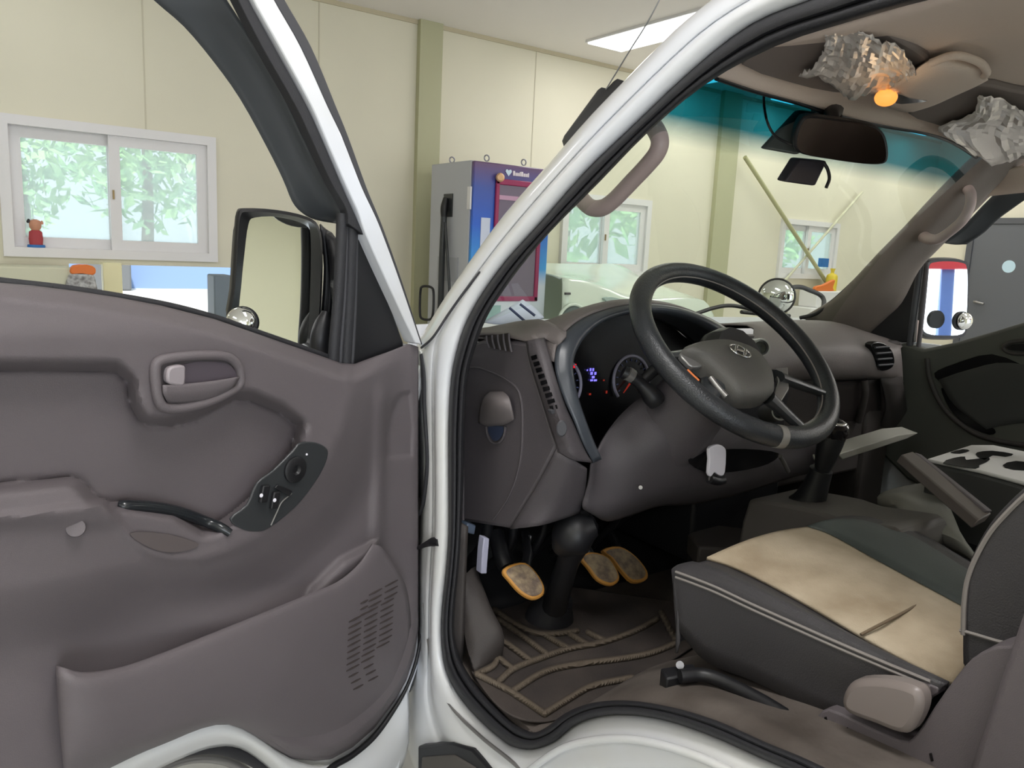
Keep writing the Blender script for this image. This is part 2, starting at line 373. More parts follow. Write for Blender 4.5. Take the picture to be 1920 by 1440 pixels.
# grey door on the right wall
dr = struct(box('door_1', XR-.05, XR, 2.2, 3.80, 0, 2.08, 'dgrey'), 'dark grey steel door with pale round sticker'); bevel(dr, .005)
struct(join('trim_6', [boxg(XR-.07, XR, 3.80, 3.87, 0, 2.15), boxg(XR-.07, XR, 2.13, 2.2, 0, 2.15), boxg(XR-.07, XR, 2.2, 3.8, 2.08, 2.15)], mat('grey_door_frame', (84, 86, 90), .5)))
tube('door_handle', [(XR-.05, 3.66, 1.12), (XR-.10, 3.66, 1.12), (XR-.10, 3.55, 1.10)], .016, 'satin', dr)
disc('sticker', frame((XR-.05, 3.35, 1.57), (-1, 0, 0)), [(.075, 0), (.075, .003)], mat('pale_blue_sticker', (196, 224, 236), .5), dr)
box('door_closer', XR-.10, XR-.05, 2.9, 3.15, 1.97, 2.03, 'grey', dr)

# ------------------------------------------------------------------ machine cabinet beside the column
mc = empty('machine_cabinet', (1.35, 3.55, 0)); tag(mc, 'tall grey cabinet with blue gradient front and magenta framed window, standing beside the wall column', 'machine')
keep(bevel(box('body', 1.35, 2.02, 3.58, 4.12, .03, 2.075, 'grey'), .006), mc)
fp = box('front_panel', 1.355, 2.015, 3.548, 3.58, .08, 2.07, 'grad'); keep(bevel(fp, .008), mc)
fr_ = join('window_frame', [boxg(1.53, 1.56, 3.53, 3.55, 1.13, 1.97), boxg(1.90, 1.935, 3.53, 3.55, 1.13, 1.97), boxg(1.53, 1.935, 3.53, 3.55, 1.93, 1.97), boxg(1.53, 1.935, 3.53, 3.55, 1.13, 1.165)], 'magenta'); keep(bevel(fr_, .006), mc)
s = box('window_pane', 1.56, 1.90, 3.54, 3.549, 1.165, 1.93, 'screen'); keep(s, mc)
keep(box('label_strip', 1.56, 1.90, 3.532, 3.54, 1.83, 1.86, mat('pinkish_white_print', (190, 150, 176), .4)), mc)
keep(box('notice_sheet', 1.425, 1.50, 3.544, 3.548, 1.45, 1.70, 'paper'), mc)
keep(box('lower_label', 1.46, 1.62, 3.544, 3.548, .98, 1.10, mat('pale_teal_label', (150, 186, 182), .5)), mc)
keep(disc('indicator_lamp', frame((1.555, 3.53, 1.975), (-.5, -1, 0)), [(.028, -.01), (.03, .02), (.02, .035)], mat('peach_indicator_lens', (236, 190, 140), .3)), mc)
hs = [(0, -.026), (-.012, -.012), (-.026, .004), (-.022, .018), (-.010, .02), (0, .010), (.010, .02), (.022, .018), (.026, .004), (.012, -.012)]
keep(prism('heart_logo', [np.array([1.635+a, 3.546, 2.018+b]) for a, b in hs], (0, -.004, 0), mat('pale_blue_logo', (206, 226, 240), .4)), mc)
lg = []
xx = 1.672
for wd, h in ((.020, .032), (.012, .022), (.012, .022), (.014, .022), (.010, .030), (.022, .032), (.014, .022), (.010, .022), (.014, .022), (.012, .028)):
    lg.append(boxg(xx, xx+wd*.8, 3.541, 3.547, 2.0, 2.0+h)); xx += wd
keep(join('logo_lettering', lg, mat('white_logo_print', (232, 222, 228), .4)), mc)
v, f = boxg(1.343, 1.351, 3.80, 3.92, 1.70, 1.86); keep(mk('hose_recess', v, f, 'switch'), mc)
keep(box('data_plate', 1.343, 1.35, 3.70, 3.98, 1.25, 1.42, mat('pale_data_plate', (168, 170, 176), .5)), mc)
keep(box('hinge', 1.34, 1.352, 3.56, 3.60, 1.75, 1.90, 'pvc'), mc)
top = [tubeg([(x_, y_, 2.07), (x_, y_, 2.10)], .006, smooth=False) for x_, y_ in ((1.42, 3.95), (1.5, 3.62), (1.80, 3.6))]
for x_, y_ in ((1.42, 3.95), (1.5, 3.62), (1.80, 3.6)):
    keep(tube('lifting_eye', [(x_+.02*math.cos(a), y_, 2.105+.02*math.sin(a)) for a in np.linspace(0, 2*math.pi, 9)[:-1]], .005, 'steel', closed=True, seg=6, sub=2), mc)
hn = empty('nozzle_hose', (1.33, 3.86, 1.1)); tag(hn, 'dark hose and nozzle hanging on the side of the grey cabinet', 'hose')
keep(tube('nozzle', [(1.325, 3.86, 1.83), (1.315, 3.86, 1.76), (1.315, 3.86, 1.68)], [.018, .026, .02], 'black'), hn)
keep(tube('hose', [(1.315, 3.86, 1.70), (1.31, 3.86, 1.4), (1.315, 3.87, 1.0), (1.315, 3.9, .5)], .022, 'switch'), hn)
keep(tube('hose_loop', [(1.315, 3.84, 1.66), (1.31, 3.78, 1.40), (1.31, 3.74, 1.1), (1.315, 3.80, .6)], .010, 'switch'), hn)
tag(tube('hook_handle', [(1.25, 3.9, 1.20), (1.22, 3.97, 1.20), (1.22, 4.0, 1.16), (1.22, 4.0, 1.02), (1.22, 3.97, .97), (1.25, 3.9, .97), (1.25, 3.86, 1.02), (1.25, 3.86, 1.16)], .009, 'black', closed=True, seg=8), 'black wire loop handle hanging left of the hose', 'handle')

# ------------------------------------------------------------------ parked pale car behind the windscreen
car = empty('parked_car', (2.9, 3.9, 0)); tag(car, 'pale greenish white car parked beyond the windscreen beside the blue cabinet', 'car')
rows = []
for x, ze in ((2.06, 1.285), (2.25, 1.265), (2.45, 1.23), (2.65, 1.175), (2.9, 1.15), (3.3, 1.15), (3.6, 1.13), (3.75, 1.0)):
    b = 1.315 if x < 3.5 else ze+.02
    rows.append([(x, 3.42, .30), (x, 3.39, .8), (x, 3.41, ze-.02), (x, 3.45, ze+.015), (x, 3.6, (ze*2+b)/3+.03), (x, 3.9, b), (x, 4.22, b), (x, 4.26, .3)])
keep(patch('bonnet', rows, 'car', None, .01, 3, 3), car)
keep(disc('wheel', frame((2.15, 3.375, .985), (0, -1, 0)), [(.125, -.02), (.125, .0), (.115, .012), (.075, .012), (.07, .002), (.02, .006)], mat('grey_tyre', (96, 108, 106), .7)), car)
keep(tube('wheel_arch', [(2.15+.135*math.cos(a), 3.375, .985+.135*math.sin(a)) for a in np.linspace(0, math.pi, 9)], .012, 'car', seg=8), car)
keep(tube('bonnet_seam', [(2.06, 3.435, 1.30), (2.25, 3.44, 1.285), (2.45, 3.44, 1.25), (2.62, 3.44, 1.20)], .004, 'rubber2', seg=6), car)
keep(bevel(prism('headlamp', crom([(2.44, 3.37, 1.165), (2.52, 3.37, 1.175), (2.66, 3.37, 1.145), (2.60, 3.37, 1.12), (2.50, 3.37, 1.13)], 3, True), (0, .03, 0), mat('headlamp_lens', (170, 190, 186), .1)), .003), car)
keep(box('fender_vent', 2.075, 2.12, 3.38, 3.40, 1.19, 1.205, 'rubber2'), car)

# clutter in front of the right window
def clutter(nm, q, m, lab, cat):
    tag(bevel(box(nm, *q, m), .01), lab, cat)
clutter('shelf_unit', (6.0, 7.0, 4.0, 4.3, 0, 1.02), 'pvc', 'white cupboard standing under the right window', 'cupboard')
clutter('storage_box', (6.15, 6.95, 4.05, 4.28, 1.02, 1.20), 'pvc', 'white storage box on top of the cupboard', 'box')
tag(prism('cable_bundle', crom([(6.18, 4.08, 1.202), (6.17, 4.08, 1.25), (6.3, 4.08, 1.27), (6.5, 4.08, 1.33), (6.48, 4.08, 1.24), (6.5, 4.08, 1.202)], 3, True), (0, .04, 0), 'orangeo', bev=.01), 'orange plastic hose heap lying on the white storage box', 'hose')
tag(tube('spray_bottle', [(6.62, 4.2, 1.20), (6.62, 4.2, 1.36), (6.62, 4.2, 1.40), (6.62, 4.2, 1.45)], [.06, .06, .02, .03], 'yel'), 'yellow spray bottle standing on the storage box', 'bottle')
tag(box('tool_case', 6.62, 6.74, 4.34, 4.398, 1.46, 1.56, 'blue'), 'small blue box hanging on the frame of the right window', 'box')

# low opening with yard, post and bench things
tag(bevel(box('support_post', -.80, -.695, YW-.10, YW-.02, .0, 1.30, mat('cream_yellow_post_paint', (236, 230, 186), .4)), .006), 'cream square post standing under the left window', 'post')
tag(bevel(box('wall_cabinet', -2.2, -.985, YW-.35, YW-.02, .3, 1.275, 'wallg'), .01), 'greenish cream cabinet under the left end of the window', 'cabinet')
bag = empty('drink_bag', (-1.05, YW-.45, 0))
bag = tag(prism('clear_bag', crom([(-1.06, 4.02, .98), (-.86, 4.02, .99), (-.87, 4.02, 1.16), (-.90, 4.02, 1.25), (-1.0, 4.02, 1.25), (-1.04, 4.02, 1.14)], 4, True), (0, .08, 0), 'clear', bev=.015), 'clear plastic bag of shiny packs with orange top under the left window', 'bag')
prism('bag_top', crom([(-1.0, 4.02, 1.24), (-.885, 4.02, 1.24), (-.89, 4.02, 1.29), (-.985, 4.02, 1.29)], 3, True), (0, .08, 0), 'orangeo', bag, bev=.01)
for o in [q for q in bpy.data.objects if q.name.startswith('drink_bag')]: bpy.data.objects.remove(o)
tag(bevel(box('work_bench', -1.2, .15, 3.9, 4.28, .90, .965, mat('pale_bench_top', (206, 196, 170), .6)), .004), 'pale wooden bench top under the left window', 'bench')
ts = empty('testing_unit', (-.02, 4.1, .965)); tag(ts, 'grey bench machine with pale blue screen left of the driver mirror', 'machine')
keep(bevel(box('upright', -.215, -.10, 4.05, 4.22, .965, 1.25, mat('slate_grey_casing', (112, 124, 134), .5)), .01), ts)
keep(bevel(box('body', -.10, .14, 4.05, 4.22, .965, 1.10, mat('mid_grey_casing', (128, 136, 144), .5)), .01), ts)
keep(bevel(box('screen', -.09, .14, 4.10, 4.14, 1.11, 1.20, mat('pale_blue_screen', (170, 196, 236), .3)), .004), ts)
keep(box('screen_hood', -.10, .15, 4.08, 4.2, 1.20, 1.215, 'switch'), ts)

# ------------------------------------------------------------------ outside, seen through the windows
struct(box('ground', -60, 60, YW+.2, 90, -.12, -.02, 'yard'))
tag(box('perimeter_wall', -40, 30, 22, 22.3, -.02, .78, 'bluesteel'), 'slate blue boundary wall far across the bright yard', 'wall')
tag(bevel(box('parked_trailer', -1.75, -1.35, 21, 21.6, -.02, .98, 'yel'), .05), 'yellow machine far across the yard', 'machine')
tag(bevel(box('parked_trailer', 1.2, 2.2, 21, 21.6, -.02, .95, 'dgrey'), .05), 'dark vehicle far across the yard', 'vehicle')
tag(box('building', -12.4, -8.6, 32, 40, -.02, 3.6, mat('slate_roof_building', (96, 112, 140), .7)), 'blue grey low building seen through the left window', 'building')
lv = random.Random(3)
def tree(cx, cy, h, rad, n=900, lab='leafy green tree beyond the windows'):
    t = empty('tree', (cx, cy, 0)); tag(t, lab, 'tree')
    keep(tube('trunk', [(cx, cy, -.02), (cx+.1, cy, h*.4), (cx, cy, h*.75)], [.2, .15, .06], 'trunk', seg=8), t)
    vs, fs = [], []
    for i in range(n):
        u = lv.random()**.4*rad; th = lv.random()*6.283; ph = math.acos(2*lv.random()-1)
        p = np.array([cx+u*math.sin(ph)*math.cos(th), cy+u*math.sin(ph)*math.sin(th), h*.6+u*math.cos(ph)*h*.42/rad])
        s = .16+.22*lv.random(); a = np.array([lv.gauss(0, 1) for _ in range(3)]); b = np.array([lv.gauss(0, 1) for _ in range(3)])
        a = a/np.linalg.norm(a)*s; b = b/np.linalg.norm(b)*s; k = len(vs); vs += [p-a, p-b*.5, p+a, p+b*.5]; fs.append([k, k+1, k+2, k+3])
    keep(mk('foliage', vs, fs, 'leaf', smooth=False), t)
for q in ((3.5, 26, 7.8, 2.7, 1500, 'leafy pale green tree filling the right pane of the left window'), (.55, 31, 5.2, 1.5, 500, 'small distant tree in the left pane of the left window'), (-1.9, 27, 5.5, .8, 260, 'slender tree at the left edge of the left window'),
          (9.0, 12.2, 6.5, 2.0, 900, 'bright green tree seen in the left pane of the middle window'), (13.6, 14.2, 6.5, 2.0, 800, 'bright green tree seen in the right pane of the middle window'), (21, 16, 5.5, 2.0, 600, 'tree beyond the right window')): tree(*q)

# ================================================================== THE TRUCK
TR = empty('truck', (0, 0, 0)); tag(TR, 'white cab-over truck with its driver door open, grey interior and beige driver seat', 'truck')
def part(o, label=None): 
    o.parent = TR
    if label: o['label'] = label
    return o
# ---- body shell round the door opening: (seal-side pixel, outer-edge pixel)
ST = [((1900, -110), (1820, -240)), ((1760, -80), (1640, -190)), ((1640, -42), (1500, -110)), ((1526, 0), (1400, -45)), ((1413, 45), (1290, 38)), ((1300, 132), (1222, 103)), ((1177, 248), (1112, 215)),
      ((1098, 324), (1036, 302)), ((1014, 420), (948, 402)), ((955, 484), (888, 483)), ((910, 545), (838, 555)), ((880, 597), (803, 612)), ((862, 645), (783, 648)),
      ((848, 710), (784, 700)), ((843, 800), (788, 800)), ((843, 900), (790, 900)), ((843, 1000), (788, 1000)), ((838, 1070), (785, 1070)), ((830, 1145), (786, 1130)),
      ((829, 1200), (786, 1190)), ((837, 1255), (778, 1250)), ((862, 1303), (762, 1320)), ((900, 1347), (765, 1400)), ((940, 1382), (800, 1480)), ((965, 1398), (880, 1520)), ((1000, 1402), (960, 1540)),
      ((1040, 1387), (1040, 1550)), ((1075, 1358), (1110, 1550)), ((1120, 1341), (1180, 1550)), ((1180, 1337), (1260, 1550)), ((1250, 1348), (1340, 1560)), ((1330, 1375), (1430, 1570)), ((1420, 1415), (1520, 1600)), ((1520, 1460), (1640, 1640)), ((1700, 1560), (1800, 1740))]
fr5 = [(0, .022), (.10, .0), (.42, -.012), (.56, .002), (.66, -.002), (.86, .004), (.97, .03), (1.0, .055)]
rows = []
for a, b in ST:
    rows.append([T(a[0]*(1-t)+b[0]*t, a[1]*(1-t)+b[1]*t, o) for t, o in fr5])
body = part(patch('cab_body', rows, 'white', None, .004, 4, 3, 60), 'white painted cab body and pillar')
# outer surfaces behind the pillar: windscreen cowl and nose
wn = [[(-.66, .50, 1.33), (-.74, .40, 1.30), (-.79, .30, 1.28)], [(-.70, .56, 1.1), (-.78, .42, 1.1), (-.82, .31, 1.1)], [(-.72, .58, .8), (-.80, .44, .8), (-.83, .31, .8)], [(-.72, .58, .45), (-.80, .44, .45), (-.83, .31, .45)]]
patch('front_corner', wn, 'white', body, .01, 4, 3)
nose = [[(x, .50+.09*(1-(x/.75)**2), z) for x in np.linspace(-.72, .80, 9)] for z in (1.32, 1.1, .8, .45)]
patch('nose_panel', nose, 'white', body, .01, 2, 2)
rw = [[(.62+.12, .45, z), (.80, .28, z), (.81, 0, z), (.81, -.6, z), (.81, -1.3, z)] for z in (1.28, 1.1, .8, .5)]
patch('right_side_panel', rw, 'white', body, .02, 3, 2)
rf = [[(x, y, 1.90-.05*(x/.66)**4-max(0, (y+.45))*.22) for x in np.linspace(-.64, .64, 9)] for y in (-.14, -.35, -.6, -.95, -1.35)]
patch('roof_panel', rf, 'white', body, .012, 2, 2)
join('rear_wall', [boxg(-.78, .80, -1.42, -1.38, .7, 1.28), boxg(-.78, .80, -1.42, -1.38, 1.72, 1.85), boxg(-.78, -.62, -1.42, -1.38, 1.28, 1.72), boxg(.62, .80, -1.42, -1.38, 1.28, 1.72)], 'white', body); box('rear_window', -.62, .62, -1.402, -1.398, 1.28, 1.72, 'glass', body)
box('undertray', -.78, .80, -1.4, .45, .52, .60, 'black', body)
tag(tube('hinge_gasket', L(T, [(790, 664, .0), (797, 700, .0), (796, 760, -.005), (801, 850, -.006), (799, 900, -.006), (793, 945, -.004), (786, 965, 0)]), [.004, .009, .005, .004, .004, .004, .003], 'rubber', body, seg=8), 'black gasket in the hinge gap')
tube('body_seam', L(T, [(790, 652, -.004), (812, 632, -.01), (840, 590, -.011), (870, 548, -.012), (900, 510, -.012)]), .0025, 'rubber2', body, seg=6)
tube('body_seam', L(T, [(795, 1130, 0), (803, 1200, 0), (815, 1270, -.004), (850, 1330, -.008), (900, 1380, -.01), (950, 1420, -.01), (985, 1450, -.01)]), .0035, 'satin', body, seg=6)
tube('sill_crease', L(T, [(985, 1450, -.016), (1050, 1405, -.018), (1120, 1387, -.018), (1200, 1388, -.018), (1300, 1415, -.018), (1400, 1462, -.018)]), .006, 'white', body, seg=8)
tag(prism('step_well', L(T, [(783, 1399), (846, 1393), (884, 1405), (925, 1450), (960, 1560), (783, 1560)], -.02), (.05, 0, 0), 'black', body, .004), 'black step recess lining')
prism('step_mat', L(T, [(790, 1420), (850, 1416), (890, 1440), (905, 1560), (785, 1560)], -.024), (.01, 0, 0), mat('grey_step_tread', (84, 80, 76), .8), body, .003)
# door check strap
tube('door_check_strap', L(T, [(778, 1030, -.01), (800, 1020, -.012), (812, 1016, -.012), (824, 1017, -.01)]), [.003, .006, .009, .008], 'black', body, seg=8)
# ---- rubber seal round the opening
SE = [((1900, -110), (1900, -60)), ((1760, -80), (1830, -30)), ((1640, -42), (1713, 0)), ((1526, 0), (1600, 32)), ((1413, 45), (1450, 82)), ((1300, 132), (1320, 155)), ((1177, 248), (1212, 246)),
      ((1098, 324), (1122, 338)), ((1014, 420), (1030, 432)), ((955, 484), (974, 498)), ((910, 545), (933, 555)), ((880, 597), (908, 597)), ((862, 645), (890, 645)),
      ((848, 710), (874, 706)), ((843, 800), (868, 800)), ((843, 900), (866, 900)), ((843, 1000), (862, 1000)), ((838, 1070), (857, 1072)), ((830, 1145), (850, 1142)),
      ((829, 1200), (850, 1194)), ((837, 1255), (863, 1243)), ((862, 1303), (893, 1290)), ((900, 1347), (930, 1330)), ((940, 1382), (960, 1358)), ((965, 1398), (985, 1372)), ((1000, 1402), (1005, 1376)),
      ((1040, 1387), (1030, 1364)), ((1075, 1358), (1062, 1340)), ((1120, 1341), (1110, 1321)), ((1180, 1337), (1175, 1316)), ((1250, 1348), (1255, 1328)), ((1330, 1375), (1340, 1353)), ((1420, 1415), (1435, 1395)), ((1520, 1460), (1540, 1440)), ((1700, 1560), (1720, 1540))]
rows = []
for a, b in SE:
    rows.append([T(a[0]*(1-t)+b[0]*t, a[1]*(1-t)+b[1]*t, o) for t, o in ((-.1, .03), (0, .004), (.2, -.008), (.45, -.008), (.58, .004), (.72, -.004), (.92, .0), (1.05, .022), (1.08, .06))])
seal = part(patch('door_opening_seal', rows, 'rubber', None, .003, 3, 3, 60), 'black rubber weather seal round the door opening')

# ---- OPEN DOOR -------------------------------------------------------------------
def arr(P): return np.array(P, float)
top = arr([(-90, 520), (-30, 528), (0, 533), (60, 538), (140, 548), (220, 560), (300, 575), (400, 600), (470, 624), (560, 655), (640, 683), (665, 684), (720, 663), (765, 645), (783, 650)])
bot = arr([(-90, 1590), (0, 1545), (60, 1515), (125, 1478), (190, 1443), (240, 1420), (300, 1392), (350, 1372), (395, 1356), (430, 1357), (470, 1372), (510, 1400), (545, 1420), (590, 1425), (620, 1422), (660, 1400), (700, 1365), (740, 1312), (760, 1275), (775, 1230), (783, 1180)])
INS = arr([(-90, 698), (0, 696), (215, 697), (236, 715), (243, 760), (258, 787), (278, 800), (320, 800), (370, 788), (415, 765), (440, 752), (470, 752), (520, 773), (553, 798), (545, 840), (520, 880), (470, 928), (430, 962), (400, 983), (380, 986), (330, 955), (230, 938), (200, 940), (183, 932), (150, 898), (130, 893), (0, 905), (-90, 912)])
RIM = arr([(655, 684), (657, 740), (640, 800), (615, 858), (580, 915), (530, 965), (480, 1003), (420, 1030), (370, 1043), (320, 1042), (270, 1025), (232, 990), (190, 945), (0, 968), (-90, 980)])
RIMP = np.vstack([RIM, arr([(-90, 500), (300, 500), (600, 600)])])
def sdist(P, poly, closed=True):
    x, y = P[..., 0], P[..., 1]; d = np.full(x.shape, 1e9); ins = np.zeros(x.shape, bool); n = len(poly)
    for i in range(n if closed else n-1):
        a, b = poly[i], poly[(i+1) % n]; ab = b-a
        t = np.clip(((x-a[0])*ab[0]+(y-a[1])*ab[1])/(ab@ab+1e-9), 0, 1)
        d = np.minimum(d, np.hypot(x-a[0]-t*ab[0], y-a[1]-t*ab[1]))
        if closed:
            c = ((a[1] > y) != (b[1] > y)) & (x < (b[0]-a[0])*(y-a[1])/(b[1]-a[1]+1e-12)+a[0]); ins ^= c
    return np.where(ins, -d, d) if closed else d
def sm(x, a, b): 
    t = np.clip((x-a)/(b-a), 0, 1); return t*t*(3-2*t)
def doorh(P):
    x, y = P[..., 0], P[..., 1]
    ytop = np.interp(x, top[:, 0], top[:, 1])
    ybot = np.interp(x, bot[:, 0], bot[:, 1])
    di = sdist(P, INS); dr_ = sdist(P, RIMP)
    # upper belt section and rim console
    inside = sm(-dr_, -6, 10)
    h_in = .040 + .012*sm(y, 560, 640)
    # console ledge round switch panel: lower than belt
    led = sm(y-(860+.55*(560-x)*0), 770, 860)*sm(x, 380, 460)
    h_in = h_in - .006*led
    # insert recess with soft bevel
    bev = sm(di, 0, 26)
    h_in = .010*(1-bev) + h_in*bev
    # outside the rim
    dd = np.maximum(dr_, 0)
    k_left = 1-sm(x, 150, 520)                     # long armrest face on the left
    h_out_left = .056 - .040*sm(y-1165+.20*x, -70, 70) + .010*sm(y-1250+.2*x, 0, 120)
    h_out_right = .046 - .040*sm(dd, 0, 105) + .026*sm(y, 1090, 1180)
    h_out = h_out_left*k_left + h_out_right*(1-k_left)
    h = h_in*inside + h_out*(1-inside)
    # armrest shelf: slopes outwards between its back and front edges
    arm = sm(-x, -240, -170)*sm(y, 900, 966)*(1-sm(y, 966, 1000))
    h = h + arm*.010
    # rear storage cup near the hinge
    dc = sdist(P, arr([(722, 860), (718, 810), (728, 765), (745, 738), (768, 735), (775, 800), (772, 855)]))
    h = h - .022*sm(-dc, -6, 22)
    ridge = np.exp(-((x-(715-(y-700)*.03))/12)**2)*sm(y, 700, 760)*(1-sm(y, 980, 1060)); h = h + .012*ridge
    # oblique scoop above the pocket
    ds = sdist(P, arr([(706, 1016), (690, 1060), (650, 1098), (610, 1120), (575, 1128), (585, 1105), (640, 1050)]))
    h = h + .020*sm(-ds, -10, 14)
    h = h + .0045*np.exp(-((dr_-4)/9)**2)*sm(y, 690, 740) - .004*np.exp(-((di-1)/4.5)**2)
    # roll off at the edges
    h = h*sm(y-ytop, -2, 34)**.6 + .004
    h = h*(.25+.75*sm(ybot-y, -2, 24))
    h = np.maximum(h*(.5+.5*sm(788-x, 0, 18)), .004)
    return h
xs = np.concatenate([np.linspace(-90, 190, 46), np.linspace(196, 760, 104), np.linspace(764, 783, 8)])
NV = 170
G = []
for x in xs:
    t = np.interp(x, top[:, 0], top[:, 1]); b = np.interp(x, bot[:, 0], bot[:, 1])
    G.append(np.stack([np.full(NV, x), np.linspace(t, b, NV)], -1))
G = np.array(G); H = doorh(G)
V3 = [[D(G[i, j, 0], G[i, j, 1], H[i, j]) for j in range(NV)] for i in range(len(xs))]
# white outer shell of the door, the part all else hangs on
outl = L(D, list(map(tuple, top))+[(786, 1180), (786, 1250), (765, 1310), (758, 1400), (745, 1470), (640, 1440), (600, 1436), (560, 1440), (520, 1418), (470, 1386), (430, 1368), (395, 1366), (345, 1384), (290, 1405), (200, 1450), (100, 1520), (-90, 1610)], -.004)
door = part(prism('driver_door', outl, -DN*.05, 'white', None, .006), 'open driver door, white shell with taupe trim')
# lower shell lip curving round the wheel arch
lip = [[D(x, y, h) for x, y, h in r] for r in (
    ((60, 1516, .012), (130, 1478, .012), (200, 1440, .012), (300, 1394, .012), (395, 1356, .012), (440, 1360, .012), (480, 1380, .012), (520, 1408, .012), (560, 1428, .012), (610, 1436, .012), (660, 1412, .01), (705, 1372, .008), (745, 1315, .004), (764, 1290, .0)),
    ((90, 1530, .014), (150, 1492, .014), (215, 1455, .014), (300, 1412, .014), (390, 1378, .014), (445, 1380, .014), (500, 1412, .014), (540, 1445, .014), (580, 1470, .014), (640, 1480, .014), (690, 1460, .012), (725, 1430, .01), (755, 1380, .006), (766, 1340, .0)),
    ((110, 1560, -.02), (170, 1520, -.02), (235, 1478, -.02), (310, 1434, -.02), (392, 1402, -.02), (450, 1402, -.02), (505, 1440, -.02), (540, 1480, -.02), (580, 1520, -.02), (640, 1530, -.02), (690, 1510, -.02), (730, 1480, -.02), (756, 1430, -.02), (766, 1390, -.02)))]
patch('shell_lip', lip, 'white', door, .003, 4, 4)
v, f = grid(V3); tr = mk('door_trim', v, f, 'trim', door, 60); tag(tr, 'taupe plastic inner door trim')
solid(tr, .004, 0)
tube('trim_edge_seal', L(D, [(790, 1190, .006), (780, 1240, .010), (764, 1285, .012), (742, 1325, .014), (704, 1378, .016), (662, 1415, .016), (620, 1440, .016), (560, 1490, .012)]), [.003, .004, .004, .005, .006, .006, .006, .005], 'black', door, seg=8)
tube('arch_seal', L(D, [(150, 1530, -.03), (230, 1455, -.03), (300, 1420, -.03), (380, 1400, -.03), (440, 1408, -.03), (500, 1440, -.03), (550, 1490, -.03)]), .012, 'rubber', door, seg=10)
tube('arch_inner_lip', L(D, [(180, 1560, -.06), (250, 1470, -.06), (320, 1432, -.06), (380, 1420, -.06), (440, 1432, -.06), (500, 1480, -.06)]), .009, 'satin', door, seg=10)
# waist seal along the window slot
tube('waist_seal', L(D, [(-90, 516, -.012), (0, 529, -.012), (140, 545, -.012), (300, 571, -.012), (400, 596, -.012), (470, 620, -.012), (560, 651, -.012), (630, 676, -.012)]), .006, 'rubber', door, seg=8)
# window sash: white outer frame, black run channel, sail panel
def band(name, a, b, h, th, m, parent=door, bev=.002, su=4):
    A = crom(L(D, a, h), su); B = crom(L(D, b, h), su); n = min(len(A), len(B))
    P = list(A)+list(B[::-1]); return prism(name, P, DN*th, m, parent, bev)
band('window_frame', [(425, -60), (448, 0), (500, 92), (560, 200), (587, 260), (627, 350), (650, 400), (664, 440), (700, 520), (757, 640)],
     [(462, -60), (487, 0), (540, 92), (590, 200), (618, 258), (655, 350), (680, 402), (696, 440), (726, 520), (769, 643)], -.012, .03, 'white')
band('outer_gasket', [(462, -60), (487, 0), (540, 92), (590, 200), (618, 258), (655, 350), (680, 402), (696, 440), (726, 520), (769, 643)],
     [(480, -60), (507, 0), (560, 92), (606, 200), (630, 258), (664, 350), (686, 402), (701, 440), (730, 520), (771, 643)], -.022, .03, 'rubber2')
band('frame_seal', [(400, -60), (430, 0), (478, 92), (540, 200), (570, 262), (606, 340), (628, 378), (638, 400), (640, 420)],
     [(425, -60), (450, 0), (501, 92), (561, 200), (589, 260), (628, 350), (651, 400), (662, 425), (668, 440)], -.006, .018, 'rubber')
rv = [L(D, [(232, -60), (288, 0), (345, 50), (400, 115), (450, 185), (500, 275), (530, 335), (548, 378), (565, 398), (590, 411), (637, 419)], -.075),
      L(D, [(330, -60), (370, 0), (415, 50), (455, 100), (495, 165), (540, 250), (565, 305), (585, 345), (600, 370), (615, 390), (640, 412)], -.055),
      L(D, [(385, -60), (425, 0), (458, 52), (486, 100), (525, 165), (562, 245), (585, 292), (602, 325), (617, 350), (628, 372), (644, 400)], -.03)]
patch('rain_visor', rv, 'visor', door, .003, 3, 4)
for dx, mm, w in ((0, 'rubber', .010), (13, 'rubber2', .004), (23, 'rubber', .011), (35, 'rubber2', .004)):
    tube('run_channel', L(D, [(641+dx*.75, 400, -.004), (639+dx*.8, 470, -.004), (634+dx*.9, 560, -.004), (627+dx, 640, -.004), (624+dx, 690, -.004)]), w, mm, door, seg=8)
sp = prism('sail_panel', L(D, [(672, 430), (679, 436), (700, 485), (757, 642), (758, 660), (655, 700), (655, 650), (662, 560)], -.006), -DN*.012, 'black', door, .004); tag(sp, 'black triangular mirror sail panel')
# driver side mirror, beyond the door plane
MPX = [(430, 608), (436, 540), (442, 440), (447, 398), (462, 391), (520, 394), (575, 406), (598, 425), (605, 470), (603, 560), (596, 640), (580, 664), (540, 655), (480, 640)]
GPX = [(449, 605), (452, 540), (459, 470), (466, 420), (478, 408), (522, 406), (568, 413), (580, 427), (583, 470), (581, 560), (577, 630), (566, 645), (522, 638), (482, 625)]
cg = D(520, 525, -.15); tc_ = CAM-cg; tc_ /= np.linalg.norm(tc_)
rr_ = np.array([.06, -.98, .13]); rr_ /= np.linalg.norm(rr_); nm = tc_+rr_; nm /= np.linalg.norm(nm)
GP = crom([onp(a, b, nm, nm@cg) for a, b in GPX], 3, True)
MO = crom([onp(a, b, nm, nm@cg+.022) for a, b in MPX], 3, True); MM = MO-nm*.014+(MO-MO.mean(0))*.02; MK = MO-nm*.08+(MO.mean(0)-MO)*.12; MI = MO+(MO.mean(0)-MO)*.05+nm*.003
ring = [list(MK)+[MK[0]], list(MM)+[MM[0]], list(MO)+[MO[0]], list(MI)+[MI[0]], list(GP)+[GP[0]]]
mh = patch('side_mirror', ring, 'black', door, 0, 1, 1); tag(mh, 'black driver side mirror housing')
prism('mirror_back', MK, -nm*.03, 'black', door, .012)
